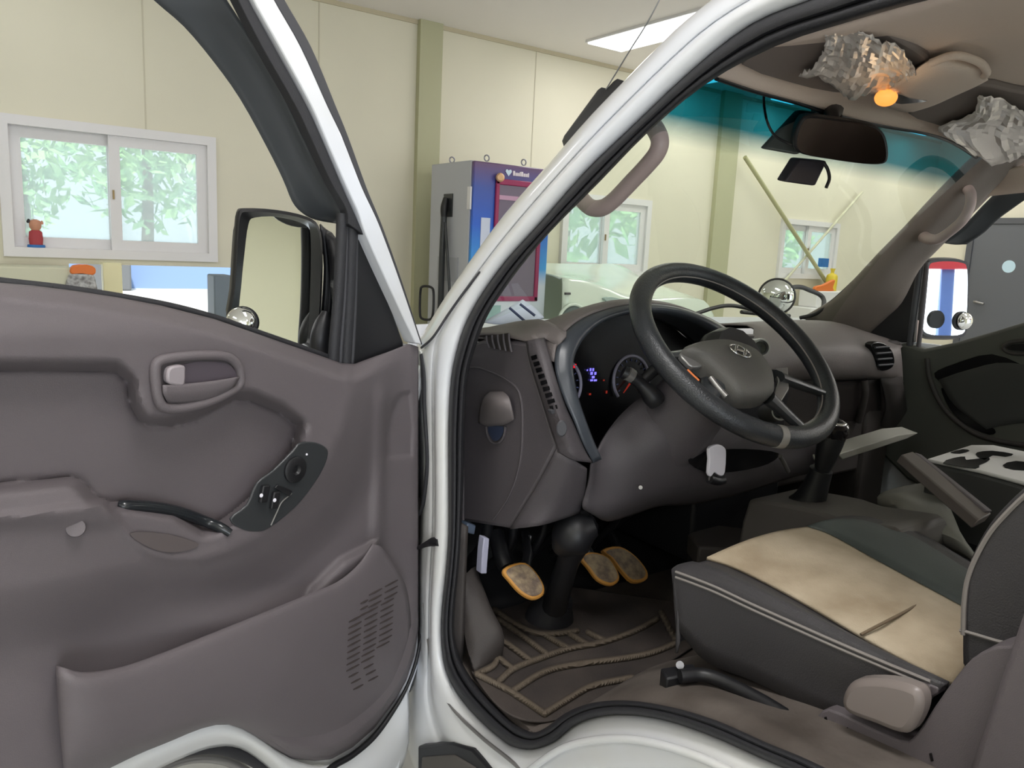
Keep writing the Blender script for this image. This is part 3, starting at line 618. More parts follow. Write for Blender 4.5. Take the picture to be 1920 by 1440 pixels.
MB = [L(D, [(600, 420), (607, 500), (600, 600), (585, 662)], -.14), L(D, [(622, 450), (630, 520), (626, 600), (610, 665)], -.12), L(D, [(632, 560), (650, 600), (655, 640), (640, 680)], -.05)]
patch('mirror_arm', MB, 'black', door, .02, 4, 4)
tube('mirror_pivot', L(D, [(612, 585, -.07), (605, 610, -.07), (600, 640, -.07), (603, 670, -.07)]), [.008, .016, .018, .014], 'black', door)
gl = prism('mirror_glass', GP, -nm*.003, 'mirror', door); tag(gl, 'rectangular mirror glass')
bs = frame(D(455, 604, -.105), CAM-D(455, 604, -.105)); 
disc('blind_spot_mirror', (bs[0]-bs[3]*.012, bs[1], bs[2], bs[3]), [(.027, -.006), (.027, .006), (.024, .009)], 'black', door)
cb = frame(D(452, 603, -.085), CAM-D(452, 603, -.085)+np.array([-.3, 0, .25])); tag(disc('convex_glass', cb, [(.024, 0), (.0235, .004), (.019, .009), (.011, .0125), (.003, .0135)], 'mirror', door), 'small round convex mirror')
def dh(px, py): return float(doorh(np.array([[[px, py]]], float))[0, 0])
def Ds(px, py, e=0.0): return D(px, py, dh(px, py)+e)
# inner door handle
hb = crom(L(D, [(291, 690), (300, 676), (330, 670), (380, 666), (425, 669), (445, 685), (451, 706), (448, 722), (430, 735), (395, 752), (350, 764), (312, 765), (298, 750), (292, 720)], .062), 4, True)
ctr = hb.mean(0); tube('handle_bezel', hb[::2], .007, 'trim', door, closed=True, sub=2, seg=10)
prism('handle_recess', [ctr+(p-ctr)*.98-DN*.002 for p in hb], -DN*.006, 'trimd', door)
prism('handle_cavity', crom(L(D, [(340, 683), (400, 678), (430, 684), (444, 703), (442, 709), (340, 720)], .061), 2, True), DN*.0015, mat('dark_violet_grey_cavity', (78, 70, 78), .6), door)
bevel(prism('release_lever', crom(L(D, [(307, 690), (318, 684), (337, 683), (339, 695), (338, 716), (332, 722), (308, 718), (304, 705)], .061), 2, True), DN*.012, mat('silver_taupe_lever', (150, 142, 146), .35), door), .003)
lp = [L(D, [(305, 722), (340, 720), (400, 714), (449, 706)], .070), L(D, [(306, 738), (340, 738), (400, 733), (442, 718)], .070), L(D, [(314, 755), (345, 755), (395, 748), (434, 728)], .062)]
patch('handle_lip', lp, 'trim', door, .004, 4, 3)
# switch panel
SWP = crom(L(D, [(428, 972), (460, 945), (478, 905), (510, 880), (545, 845), (560, 829), (590, 829), (611, 842), (608, 866), (590, 900), (560, 940), (530, 968), (500, 990), (480, 996), (452, 992)], .0545), 3, True)
sw = prism('switch_panel', SWP, DN*.005, 'switch', door, .002); tag(sw, 'charcoal window switch panel')
def Dfr(px, py, h): c_ = D(px, py, h); return c_, -DD, np.array([0, 0, 1.]), DN
disc('mirror_adjuster', Dfr(552, 880, .0595), [(.021, 0), (.021, .004), (.018, .006), (.008, .006), (.005, .002)], 'black', door)
for q in ((492, 925), (512, 937)):
    c_, u_, v_, n_ = Dfr(q[0], q[1], .0605)
    bevel(prism('window_switch', [c_+u_*a+v_*b for a, b in ((-.009, -.012), (.005, -.014), (.010, .012), (-.003, .014))], DN*.007, 'black', door), .002)
for q, r_ in (((490, 929), .0032), ((515, 938), .0032), ((575, 852), .002)):
    disc('switch_mark', Dfr(q[0], q[1], .0685 if r_ > .003 else .060), [(r_, 0), (r_*.8, .001)], 'key', door, 12)
prism('lock_switch', L(D, [(518, 908), (546, 920), (540, 930), (512, 914)], .0595), DN*.004, 'black', door, .001)
tube('switch_chrome_line', L(D, [(547, 925, .061), (528, 942, .061), (520, 958, .061), (508, 985, .061)]), .0012, 'satin', door, seg=6)
# pull handle
tube('pull_handle', L(Ds, [(222, 949, .004), (240, 949, .014), (290, 952, .022), (340, 962, .022), (385, 978, .018), (415, 990, .012), (432, 1000, .004)]), [.007, .008, .0085, .0085, .008, .0075, .006], mat('glossy_black_grip', (34, 37, 40), .2), door)
gr = crom(L(lambda a, b: Ds(a, b, .004), [(243, 1000), (285, 998), (330, 1005), (372, 1020), (350, 1032), (310, 1035), (270, 1022)]), 3, True)
prism('grip_shade_sheet', gr, DN*.001, mat('taupe_painted_shade', (88, 80, 80), .7), door)  # flat sheet, shade of the grip hollow painted as darker taupe
tube('screw_cap', [Ds(142, 990, -.004), Ds(142, 990, .0075)], [.0115, .0105], 'trim', door, smooth=False, seg=20)
# storage pocket
pk = [L(D, [(-90, 1246, .010), (108, 1246, .012), (109, 1248, .030), (113, 1250, .066), (160, 1262, .078), (250, 1245, .074), (400, 1187, .064), (560, 1122, .055), (630, 1092, .050), (672, 1058, .048), (698, 1020, .046)][1:]),
      L(D, [(108, 1262, .012), (109, 1263, .040), (115, 1268, .074), (165, 1280, .088), (255, 1262, .084), (405, 1203, .074), (565, 1136, .063), (640, 1104, .056), (690, 1066, .052), (720, 1032, .050)]),
      L(D, [(110, 1300, .012), (111, 1300, .040), (120, 1305, .074), (175, 1318, .088), (262, 1312, .086), (410, 1255, .078), (570, 1200, .068), (650, 1170, .060), (715, 1140, .052), (760, 1100, .040)]),
      L(D, [(114, 1360, .012), (115, 1360, .040), (124, 1365, .070), (180, 1370, .084), (270, 1350, .082), (415, 1310, .074), (570, 1280, .064), (655, 1255, .056), (725, 1225, .048), (770, 1190, .034)]),
      L(D, [(120, 1430, .010), (121, 1430, .030), (130, 1428, .060), (200, 1412, .070), (285, 1384, .070), (415, 1345, .062), (560, 1350, .050), (650, 1330, .045), (725, 1290, .036), (762, 1250, .024)]),
      L(D, [(122, 1478, .006), (123, 1478, .012), (134, 1474, .018), (200, 1440, .018), (300, 1395, .018), (430, 1356, .018), (545, 1415, .018), (640, 1410, .016), (715, 1345, .014), (755, 1280, .012)])]
po = patch('door_pocket', pk, 'trim', door, .004, 5, 5, 60); tag(po, 'lower door storage pocket')
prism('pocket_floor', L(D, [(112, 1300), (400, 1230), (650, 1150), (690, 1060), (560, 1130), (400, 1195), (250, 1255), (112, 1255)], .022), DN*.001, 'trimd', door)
# speaker grille: rows of slots
sl = []
for i in range(15):
    for j in range(3):
        x0 = 656+j*30-i*.6+(6 if i < 3 else 0)-(j*2 if i > 9 else 0); y0 = 1132+i*11.5-j*16
        wd = 24
        if i < 3 and j == 0: x0 += 14; wd = 14
        if i > 11: x0 += (i-11)*5; wd = 18
        if j == 2 and i > 10: continue
        a = D(x0, y0, .070); b = D(x0+wd, y0-13, .066)
        # place on the pocket front by shooting slightly proud of it
        sl.append((x0, y0, wd))
pm = po.data; 
from mathutils.bvhtree import BVHTree
dg = bpy.context.evaluated_depsgraph_get(); dg.update()
bv = BVHTree.FromObject(po, dg)
def hit(px, py, off=.0008, tree=bv):
    d = Vector(ray(px, py)).normalized(); loc, nn, _, _ = tree.ray_cast(Vector(CAM), d)
    return None if loc is None else np.array(loc)-np.array(d)*off
ss = []
for x0, y0, wd in sl:
    a, b = hit(x0, y0), hit(x0+wd, y0-wd*.52)
    if a is None or b is None: continue
    ss.append(tubeg([a, a*.5+b*.5, b], [.0010, .0020, .0010], 6, 2))
tag(join('speaker_grille', ss, mat('dark_grille_slots', (58, 50, 48), .8), door), 'speaker grille of slanted dark slots')

# ---- floor and seat platform ------------------------------------------------------
fl = part(box('cab_floor', -.775, .76, -1.38, .42, .62, .672, 'floor'), 'grimy grey brown cab floor')
patch('toe_board', [[(x, .30, .672) for x in (-.775, -.3, .3, .76)], [(x, .42, .78) for x in (-.775, -.3, .3, .76)], [(x, .46, 1.0) for x in (-.775, -.3, .3, .76)], [(x, .46, 1.27) for x in (-.775, -.3, .3, .76)]], 'black', fl, .01, 3, 3)
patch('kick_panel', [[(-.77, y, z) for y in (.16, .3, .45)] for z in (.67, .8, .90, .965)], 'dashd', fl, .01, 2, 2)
sf = [[X(978, 1378, -.78), X(1010, 1384, -.78), X(1040, 1366, -.78), X(1075, 1338, -.78), X(1115, 1322, -.78), X(1175, 1316, -.78), X(1255, 1328, -.78), X(1340, 1353, -.78), X(1435, 1395, -.78), X(1540, 1440, -.78), X(1720, 1540, -.78)],
      [Z(1000, 1365, .674), Z(1040, 1358, .68), Z(1075, 1338, .70), Z(1105, 1322, .74), Z(1150, 1296, .80), Z(1215, 1288, .86), Z(1290, 1298, .90), Z(1380, 1330, .92), Z(1470, 1378, .93), Z(1560, 1425, .935), Z(1740, 1500, .94)],
      [Z(1060, 1340, .674), Z(1110, 1316, .674), Z(1160, 1290, .676), Z(1210, 1262, .70), Z(1260, 1240, .76), Z(1300, 1240, .83), Z(1350, 1262, .87), Z(1430, 1305, .90), Z(1520, 1355, .92), Z(1600, 1400, .93), Z(1760, 1470, .94)],
      [(-.50, -.05, .674), (-.48, -.06, .674), (-.46, -.09, .674), (-.44, -.13, .68), (-.42, -.2, .74), (-.42, -.26, .84), (-.42, -.32, .88), (-.42, -.40, .90), (-.42, -.5, .92), (-.42, -.6, .93), (-.42, -.8, .94)]]
patch('seat_platform', sf, 'floor', fl, .004, 3, 4)
box('rear_platform', -.42, .74, -1.36, -.28, .672, .90, 'floor', fl)
sc_ = prism('seat_rail_bracket', L(Z, [(1238, 1252), (1300, 1243), (1312, 1262), (1250, 1272)], .90), (0, 0, -.03), 'black', fl, .003)
tube('bolt', [Z(1275, 1247, .905), Z(1275, 1247, .909)], .006, 'steel', fl, smooth=False)
tube('seat_rail', L(Z, [(1275, 1268), (1330, 1268), (1420, 1310), (1520, 1372)], .905), .010, 'black', fl)
# ---- floor mat ---------------------------------------------------------------------
RID = [[(962, 1296), (1019, 1261), (1081, 1246), (1159, 1236), (1222, 1224), (1269, 1205)], [(934, 1280), (962, 1255), (1000, 1239), (1066, 1217), (1128, 1205), (1191, 1183), (1231, 1161)],
       [(1022, 1338), (1066, 1311), (1112, 1286), (1184, 1271)], [(894, 1264), (956, 1296), (1022, 1339)], [(894, 1264), (925, 1249), (934, 1232)], [(919, 1189), (956, 1211), (994, 1239)],
       [(934, 1161), (975, 1189), (1025, 1227)], [(925, 1142), (956, 1164), (1000, 1186), (1037, 1189), (1081, 1183)], [(1019, 1189), (1066, 1217)], [(1069, 1189), (1100, 1208)], [(934, 1233), (962, 1255)], [(1103, 1186), (1134, 1202)], [(1240, 1150), (1269, 1205)]]
TL, TRr, BL, BR = map(np.array, ((918., 1080.), (1262., 1130.), (884., 1262.), (1030., 1362.)))
RT = np.array((1302., 1212.))
G2, V2 = [], []
nu, nv = 190, 150
for i in range(nu+1):
    u = i/nu; bx = BL*(1-u)+BR*u if False else None
    row = []
    for j in range(nv+1):
        v = j/nv
        pt = TL*(1-u)*(1-v)+TRr*u*(1-v)+BL*(1-u)*v+RT*u*v + np.array([-72., 128.])*math.sin(math.pi*min(1, max(0, u)))*v*.92
        row.append(pt)
    G2.append(row)
G2 = np.array(G2); dr2 = np.full(G2.shape[:2], 1e9)
for r in RID: dr2 = np.minimum(dr2, sdist(G2, crom(arr(r), 4), False))
hh = .680 + .010*(1-sm(dr2, .8, 4.5)) + .02*sm(-G2[..., 1], -1140, -1085)
matd = mk('floor_mat', *grid([[Z(G2[i, j, 0], G2[i, j, 1], hh[i, j]) for j in range(nv+1)] for i in range(nu+1)]), 'mat', None, 60)
tag(matd, 'dusty dark rubber floor mat with raised ridges under the pedals', 'floor mat')
solid(matd, .004, 1)
ca = matd.data.color_attributes.new('ridge_tone', 'FLOAT_COLOR', 'POINT')     # lighter tone along the ridge tops
for k, d_ in enumerate(dr2.ravel()):
    q = float(1-sm(np.array(d_), .5, 4.5)); ca.data[k].color = (q, q, q, 1)
nt = M['mat'].node_tree; at = nt.nodes.new('ShaderNodeAttribute'); at.attribute_name = 'ridge_tone'
mxn = nt.nodes.new('ShaderNodeMix'); mxn.data_type = 'RGBA'; b_ = nt.nodes['Principled BSDF']
src = b_.inputs['Base Color'].links[0].from_socket
nt.links.new(at.outputs['Fac'], mxn.inputs[0]); nt.links.new(src, mxn.inputs[6]); mxn.inputs[7].default_value = (lin(104), lin(93), lin(80), 1); nt.links.new(mxn.outputs[2], b_.inputs['Base Color'])
# dead pedal
patch('foot_rest', [[X(866, 1082, -.74), X(868, 1150, -.755), X(876, 1215, -.765), X(890, 1262, -.77)], [X(885, 1066, -.70), X(912, 1140, -.71), X(935, 1195, -.71), X(928, 1250, -.70)], [X(888, 1064, -.68), X(915, 1138, -.69), X(940, 1195, -.69), X(934, 1248, -.68)]], 'dashd', fl, .01, 4, 3)

# ---- dashboard ---------------------------------------------------------------------
dsh = part(prism('dashboard', [X(*p, -.70) for p in ((866, 700), (880, 645), (905, 636), (988, 640), (998, 690), (1018, 750), (1044, 838), (1012, 900), (982, 950), (957, 992), (868, 978))], (.06, 0, 0), 'dash', None, .008), 'taupe dashboard')
# ridge line panel on the end face
tube('end_panel_edge', L(X, [(876, 690), (900, 690), (950, 712), (975, 740), (980, 800), (975, 870), (955, 930), (925, 975)], -.7005), .0022, 'dash', dsh, seg=6)
tube('end_vertical_edge', L(X, [(878, 655), (872, 720), (868, 800), (868, 900), (868, 975)], -.7), .004, 'dash', dsh, seg=6)
# coin pocket lid and its dark cup
lid = [[X(898+ (66*u), 792-6*u+ (8 if 0 < u < 1 else 0), -.703) for u in (0, .25, .5, .75, 1)],
       [X(900+ 60*u, 770-4*u, -.712-.012*math.sin(math.pi*u)) for u in (0, .25, .5, .75, 1)],
       [X(907+ 48*u, 748-1*u, -.712-.012*math.sin(math.pi*u)) for u in (0, .25, .5, .75, 1)],
       [X(920+ 24*u, 735, -.703) for u in (0, .25, .5, .75, 1)]]
patch('ashtray_lid', lid, mat('light_taupe_lid', (110, 103, 103), .45), dsh, .004, 4, 4)
tube('cup_rim', L(X, [(912, 800), (914, 815), (922, 829), (934, 831), (944, 820), (948, 800)], -.702), .0025, 'dash', dsh, seg=6)
prism('cup_hollow', crom(L(X, [(916, 800), (920, 818), (930, 827), (941, 818), (944, 800)], -.7015), 2, True), (-.001, 0, 0), mat('deep_blue_cup', (58, 66, 88), .3), dsh)
# demister outlet at the top corner
prism('demister_recess', L(X, [(905, 632), (955, 624), (960, 660), (922, 652)], -.7015), (-.001, 0, 0), 'dashd', dsh)
for k in range(5):
    x0 = 912+k*10.5; tube('demister_vane', L(X, [(x0, 630-k*1.2, -.704), (x0+1, 640, -.706), (x0+5, 652+k*2, -.704)]), .0022, 'dash', dsh, seg=6)
# rear-facing strip with the side vent
YB = lambda a, b, y: Y(a, b, y)
bezo = [(1112, 868, -.03), (1092, 830, -.025), (1076, 790, -.015), (1058, 750, -.0), (1045, 712, .015), (1040, 680, .03), (1045, 650, .04), (1062, 622, .05), (1095, 597, .06), (1140, 580, .065), (1190, 571, .065), (1240, 572, .065), (1290, 582, .06), (1340, 603, .055), (1380, 630, .05), (1412, 662, .045)]
bezi = [(1120, 858, -.01), (1106, 825, -.005), (1092, 788, .0), (1080, 750, .01), (1072, 712, .02), (1070, 682, .03), (1078, 655, .04), (1096, 628, .05), (1124, 605, .06), (1160, 592, .065), (1200, 586, .065), (1245, 588, .065), (1290, 600, .06), (1330, 620, .055), (1362, 645, .05), (1388, 672, .045)]
st = [[X(988, 640, -.700), X(992, 668, -.702), X(1002, 704, -.702), X(1020, 760, -.702), X(1034, 806, -.702), X(1045, 838, -.700), X(1046, 846, -.698)],
      [Y(1006, 636, .062), Y(1014, 668, .035), Y(1024, 706, .01), Y(1040, 760, -.02), Y(1056, 806, -.04), Y(1072, 846, -.045), Y(1076, 862, -.04)],
      [Y(1020, 634, .07), Y(1030, 668, .035), Y(1040, 706, .012), Y(1058, 760, -.008), Y(1076, 800, -.022), Y(1096, 846, -.03), Y(1110, 868, -.03)]]
sp_ = patch('side_fascia', st, 'dash', dsh, .004, 4, 4)
dg = bpy.context.evaluated_depsgraph_get(); dg.update(); bvf = BVHTree.FromObject(sp_, dg)
for k in range(9):
    t = k/8; x0 = 996+t*35; y0 = 668+t*94; w_ = 10+3*t
    q = [hit(a, b, .0045, bvf) for a, b in ((x0, y0), (x0+w_, y0-3), (x0+w_+2, y0+4), (x0+2, y0+8))]
    if all(p is not None for p in q): prism('vent_slot', q, -DN*.001, 'clus', dsh)
prism('vent_wheel', L(lambda a, b: Y(a, b, -.047), [(1033, 770), (1040, 768), (1042, 775), (1035, 777)]), (0, .01, 0), 'rubber2', dsh, .001)
c_ = Y(1052, 803, -.052); disc('blank_switch', frame(c_, (-.4, -1, .1)), [(.0, 0), (.013, .0), (.014, .003), (.012, .005)], 'rubber2', dsh, sx=.7)
# lower front face below the crease
patch('lower_fascia', [[X(1045, 840, -.699), X(1012, 902, -.699), X(982, 952, -.699), X(957, 992, -.699)], [Y(1070, 858, -.035), Y(1055, 905, -.01), Y(1040, 945, .015), Y(1010, 985, .04)], [Y(1100, 878, -.03), Y(1098, 905, -.01), Y(1092, 935, .015), Y(1085, 962, .04)]], 'dash', dsh, .004, 4, 4)
# instrument bezel, hood and cluster
A1 = L(Y, bezo); A2 = L(Y, bezi)
mid = [(a*.5+b*.5)+np.array([0, -.012, .004]) for a, b in zip(A1, A2)]
deep = [np.array([b[0]*.97-.394*.03+.0, .15, b[2]*.96+1.24*.04]) for b in A2]
lo = [(a*.45+b*.55)+np.array([0, -.008, 0]) for a, b in zip(mid, A2)]
bz = patch('instrument_bezel', [A1, mid, lo, A2, [a*.5+d_*.5 for a, d_ in zip(A2, deep)], deep], 'bezel', dsh, .003, 4, 3)
tag(bz, 'blue grey instrument surround')
cl = prism('cluster_face', [p+np.array([0, .002, 0]) for p in deep]+[np.array([-.14, .152, 1.06]), np.array([-.50, .152, 1.06])], (0, .01, 0), 'clus', dsh)
def gau(px, py, r, tick=True, arc=(-40, 220)):
    c_, u, v, n = frame(Y(px, py, .146), (0, -1, .12))
    A = [c_+r*(math.cos(R_(a))*u+math.sin(R_(a))*v) for a in np.linspace(arc[0], arc[1], 15)]
    ring_ = tube('gauge_ring', A, .0035, mat('silver_gauge_ring', (150, 148, 168), .3), dsh, seg=8)
    ts_ = []
    for a in np.linspace(arc[0]+10, arc[1]-10, 13):
        d_ = math.cos(R_(a))*u+math.sin(R_(a))*v; ts_.append(tubeg([c_+d_*(r-.012)+n*.001, c_+d_*(r-.007)+n*.001], .0012, 5, smooth=False))
    join('gauge_ticks', ts_, mat('pale_blue_ticks', (90, 100, 150), .4), dsh)
    tube('gauge_needle', [c_+n*.003, c_+n*.003+(-u*.7-v*.7)*(r-.014)], [.003, .001], 'dimred', dsh, smooth=False, seg=6)
gau(1184, 712, .052); gau(1052, 722, .052)
def seg7(px, py, w, h, m='lcd'):
    c_ = Y(px, py, .149); prism('display', [c_+np.array([a*w, 0, b*h]) for a, b in ((-.5, -.5), (.5, -.5), (.5, .5), (-.5, .5))], (0, -.001, 0), m, dsh)
for q in ((1107, 693, .004, .006), (1112, 693, .004, .006), (1109, 700, .006, .006), (1116, 700, .005, .006), (1112, 707, .007, .005), (1109, 713, .007, .004), (1116, 713, .008, .004), (1101, 694, .003, .003)): seg7(*q)
seg7(1077, 686, .008, .008, 'redled'); seg7(1106, 739, .005, .004, 'dimred'); seg7(1137, 735, .004, .006, 'dimred'); seg7(1132, 713, .004, .003, 'dimred')
# dash top
ht = [a+np.array([0, .002, .001]) for a in A1[5:]]
fr_edge = [np.array([x, .40-.1*abs(x/.72)**3, 1.318]) for x in np.linspace(-.70, .0, len(ht))]
md = [(a*.5+b*.5)+np.array([0, 0, .012]) for a, b in zip(ht, fr_edge)]
left_top = [Y(1006, 636, .062)]
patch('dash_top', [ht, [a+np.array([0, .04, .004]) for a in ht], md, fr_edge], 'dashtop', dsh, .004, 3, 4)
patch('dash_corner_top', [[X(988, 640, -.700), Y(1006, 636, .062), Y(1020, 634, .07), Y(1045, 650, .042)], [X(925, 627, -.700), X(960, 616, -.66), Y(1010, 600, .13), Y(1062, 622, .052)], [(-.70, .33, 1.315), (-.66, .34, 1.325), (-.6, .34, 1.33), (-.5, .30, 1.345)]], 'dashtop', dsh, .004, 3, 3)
# right half: top pad, rolled front, glove box
rt = [[(-.02, .42, 1.31), (.15, .43, 1.31), (.35, .42, 1.31), (.55, .38, 1.31), (.70, .32, 1.30)],
      [Y(1400, 610, .22), Y(1470, 604, .22), Y(1560, 604, .22), Y(1640, 628, .22), Y(1690, 643, .22)],
      [Y(1405, 650, .13), Y(1480, 640, .12), Y(1560, 640, .11), Y(1632, 650, .11), Y(1688, 654, .14)],
      [Y(1420, 690, .10), Y(1490, 672, .09), Y(1560, 668, .085), Y(1640, 672, .09), Y(1690, 676, .12)],
      [Y(1440, 712, .105), Y(1500, 700, .10), Y(1560, 700, .095), Y(1646, 702, .10), Y(1692, 706, .125)],
      [Y(1450, 720, .16), Y(1510, 712, .15), Y(1560, 712, .15), Y(1648, 710, .14), Y(1694, 715, .15)]]
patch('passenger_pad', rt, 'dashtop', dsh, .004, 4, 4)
pa = [Y(1350, 618, .14), Y(1400, 628, .14), Y(1440, 640, .13), Y(1430, 662, .09), Y(1380, 650, .09)]
prism('centre_tray', pa, (0, .02, -.01), 'rubber2', dsh, .004)
tube('tray_lip', L(Y, [(1365, 626, .085), (1385, 629, .085), (1412, 630, .085)]), .004, 'dashtop', dsh)
# passenger side round vent
vc = [Y(1634, 645, .085), Y(1655, 642, .085), Y(1672, 655, .085), Y(1678, 678, .085), Y(1670, 692, .085), Y(1650, 694, .085), Y(1640, 670, .085)]
prism('passenger_vent', crom(vc, 3, True), (0, .02, 0), 'clus', dsh, .003)
for k in range(4):
    tube('vent_vane', L(Y, [(1641+k*2, 652+k*11, .082), (1668+k*2, 650+k*11, .082)]), .003, 'rubber2', dsh, seg=6, smooth=False)
# glove compartment and dark centre stack
box('centre_stack', -.16, .16, .12, .40, .78, 1.255, 'black', dsh, .01)
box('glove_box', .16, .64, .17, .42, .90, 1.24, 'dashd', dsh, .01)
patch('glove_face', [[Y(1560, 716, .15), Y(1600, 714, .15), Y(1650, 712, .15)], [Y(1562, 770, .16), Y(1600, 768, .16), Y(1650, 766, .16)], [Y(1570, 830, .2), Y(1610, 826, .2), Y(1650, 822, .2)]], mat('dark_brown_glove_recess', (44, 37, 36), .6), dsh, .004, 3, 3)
patch('right_dash_end', [[Y(1650, 705, .12), Y(1690, 706, .12)], [Y(1660, 770, .14), Y(1700, 775, .13)], [Y(1630, 835, .2), Y(1705, 840, .18)]], 'dashd', dsh, .006, 2, 4)
tube('dash_support_strut', L(Y, [(1620, 712, .13), (1622, 740, .13), (1610, 790, .16)]), .01, 'dashd', dsh)
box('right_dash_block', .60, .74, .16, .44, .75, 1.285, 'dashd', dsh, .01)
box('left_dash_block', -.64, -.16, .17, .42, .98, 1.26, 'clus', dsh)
for q in ((1427, 652), (1462, 772)):
    c_ = Y(q[0], q[1], .02 if q[1] < 700 else -.02); n_ = CAM-c_+np.array([.8, 0, 0]); fr = frame(c_, n_)
    disc('round_dash_socket', fr, [(.021, -.08), (.021, -.002), (.0195, .003), (.0165, .003), (.015, -.006), (.004, -.006)], 'satin', dsh)
    disc('socket_core', (fr[0], fr[1], fr[2], fr[3]), [(.014, -.01), (.014, -.004), (.002, -.003)], 'clus', dsh)
# knee panel below the column
kp = [[Y(1108, 872, -.018), Y(1135, 815, .02), Y(1170, 772, .03), Y(1215, 740, .02), Y(1270, 742, -.02), Y(1330, 770, -.05), Y(1400, 805, -.02), Y(1480, 815, .05), Y(1550, 820, .10)],
      [Y(1104, 900, -.005), Y(1140, 868, .0), Y(1190, 838, -.02), Y(1240, 815, -.045), Y(1290, 818, -.055), Y(1340, 832, -.05), Y(1410, 842, -.01), Y(1480, 842, .06), Y(1550, 845, .10)],
      [Y(1096, 928, .010), Y(1140, 918, .0), Y(1190, 900, -.02), Y(1240, 882, -.035), Y(1295, 880, -.045), Y(1350, 888, -.035), Y(1420, 880, .0), Y(1480, 868, .06), Y(1550, 860, .12)],
      [Y(1092, 950, .02), Y(1132, 962, .012), Y(1180, 948, .0), Y(1235, 930, -.010), Y(1290, 922, -.015), Y(1350, 915, -.01), Y(1420, 900, .03), Y(1480, 885, .08), Y(1550, 872, .14)],
      [Y(1110, 962, .05), Y(1138, 976, .045), Y(1180, 966, .05), Y(1235, 948, .06), Y(1290, 945, .07), Y(1350, 935, .08), Y(1420, 915, .10), Y(1480, 895, .12), Y(1550, 880, .16)]]
kn = patch('knee_panel', kp, 'dash', dsh, .004, 4, 4)
kh = crom([Y(1292, 862, -.062), Y(1330, 846, -.064), Y(1400, 842, -.05), Y(1460, 850, -.0), Y(1440, 870, -.02), Y(1380, 884, -.045), Y(1320, 884, -.058)], 3, True)
prism('key_hollow', kh, (0, .004, 0), 'clus', dsh)
tube('dash_screw', [Y(1201, 914, -.03), Y(1201, 914, -.036)], .004, 'satin', dsh, smooth=False, seg=8)
# wiring and brackets below the dash
dk = random.Random(5)
for k in range(7):
    x0 = -.68+k*.07; z0 = .98-.02*(k % 3)
    tube('wiring_loom', [(x0, .26, z0+.05), (x0+.04*dk.random(), .22+.05*dk.random(), z0-.04), (x0+.03, .28, z0-.12), (x0+.05*dk.random(), .36, z0-.2)], .008+.006*dk.random(), 'black', dsh, seg=8)
prism('blue_connector', L(Y, [(877, 980), (893, 985), (890, 1003), (872, 998)], .30), (0, .03, 0), mat('pale_blue_connector', (150, 166, 190), .4), dsh, .003)

# ---- pedals and steering shaft ---------------------------------------------------------
def pedal(nm, P, y, arm, lab):
    c0 = Y(P[0][0], P[0][1], y); cc = Y(np.mean([p[0] for p in P]), np.mean([p[1] for p in P]), y); n_ = np.array([-.10, -.72, .62]); n_ /= np.linalg.norm(n_)
    pts = crom([onp(a, b, n_, n_@cc) for a, b in P], 3, True)
    o = part(prism(nm, [p for p in pts], -n_*.014, 'orange', None, .004), lab)
    ce = pts.mean(0); prism('tread', [ce+(p-ce)*.86+n_*.0015 for p in pts], -n_*.004, 'pedal', o, .001)
    tube('arm', [ce-n_*.014]+[Y(*q) for q in arm], [.012, .010, .010][:1+len(arm)], 'black', o, smooth=False, seg=10)
    return o
pedal('clutch_pedal', [(943, 1070), (958, 1058), (985, 1054), (1006, 1072), (1021, 1098), (1019, 1116), (1000, 1123), (976, 1110), (956, 1088)], .12, [(990, 1040, .17), (985, 1000, .24)], 'worn beige clutch pedal with orange rim')
pedal('brake_pedal', [(1088, 1042), (1110, 1034), (1140, 1043), (1158, 1068), (1162, 1087), (1147, 1097), (1122, 1087), (1104, 1064)], .13, [(1095, 1020, .18), (1080, 985, .26)], 'worn beige brake pedal with orange rim')
pedal('accelerator_pedal', [(1130, 1030), (1162, 1024), (1192, 1042), (1214, 1070), (1212, 1087), (1188, 1091), (1166, 1070), (1146, 1044)], .16, [(1150, 1010, .24), (1130, 980, .30)], 'brown accelerator pedal with orange rim')
prism('pedal_bracket', L(Y, [(908, 1008), (918, 1010), (914, 1060), (913, 1076), (902, 1076), (905, 1030)], .19), (0, .02, 0), mat('pale_steel_bracket', (176, 176, 196), .4), dsh, .002)
tube('pedal_spring', L(Y, [(992, 1006, .22), (988, 1030, .2), (984, 1055, .17)]), .006, 'steel', dsh)
tube('brake_bracket', L(Y, [(930, 1000, .26), (940, 1040, .22), (950, 1062, .2)]), .018, 'black', dsh)
shf = part(tube('steering_shaft', [Y(1085, 985, .06), Y(1078, 1010, .08), Y(1066, 1050, .10), Y(1050, 1100, .14), Y(1040, 1138, .17)], [.040, .036, .024, .026, .028], 'black'), 'black steering shaft running to the floor')
tube('shaft_joint', [Y(1115, 985, .03), Y(1078, 1000, .05), Y(1050, 1030, .08)], [.02, .045, .02], 'black', shf)
disc('shaft_boot', frame(Z(1036, 1150, .70), (0, -.5, 1)), [(.055, -.03), (.050, 0), (.036, .03), (.03, .05)], 'rubber', shf)
tube('hose_clip', L(Y, [(1088, 1030, .05), (1100, 1022, .05), (1106, 1018, .05)]), .006, 'steel', shf)

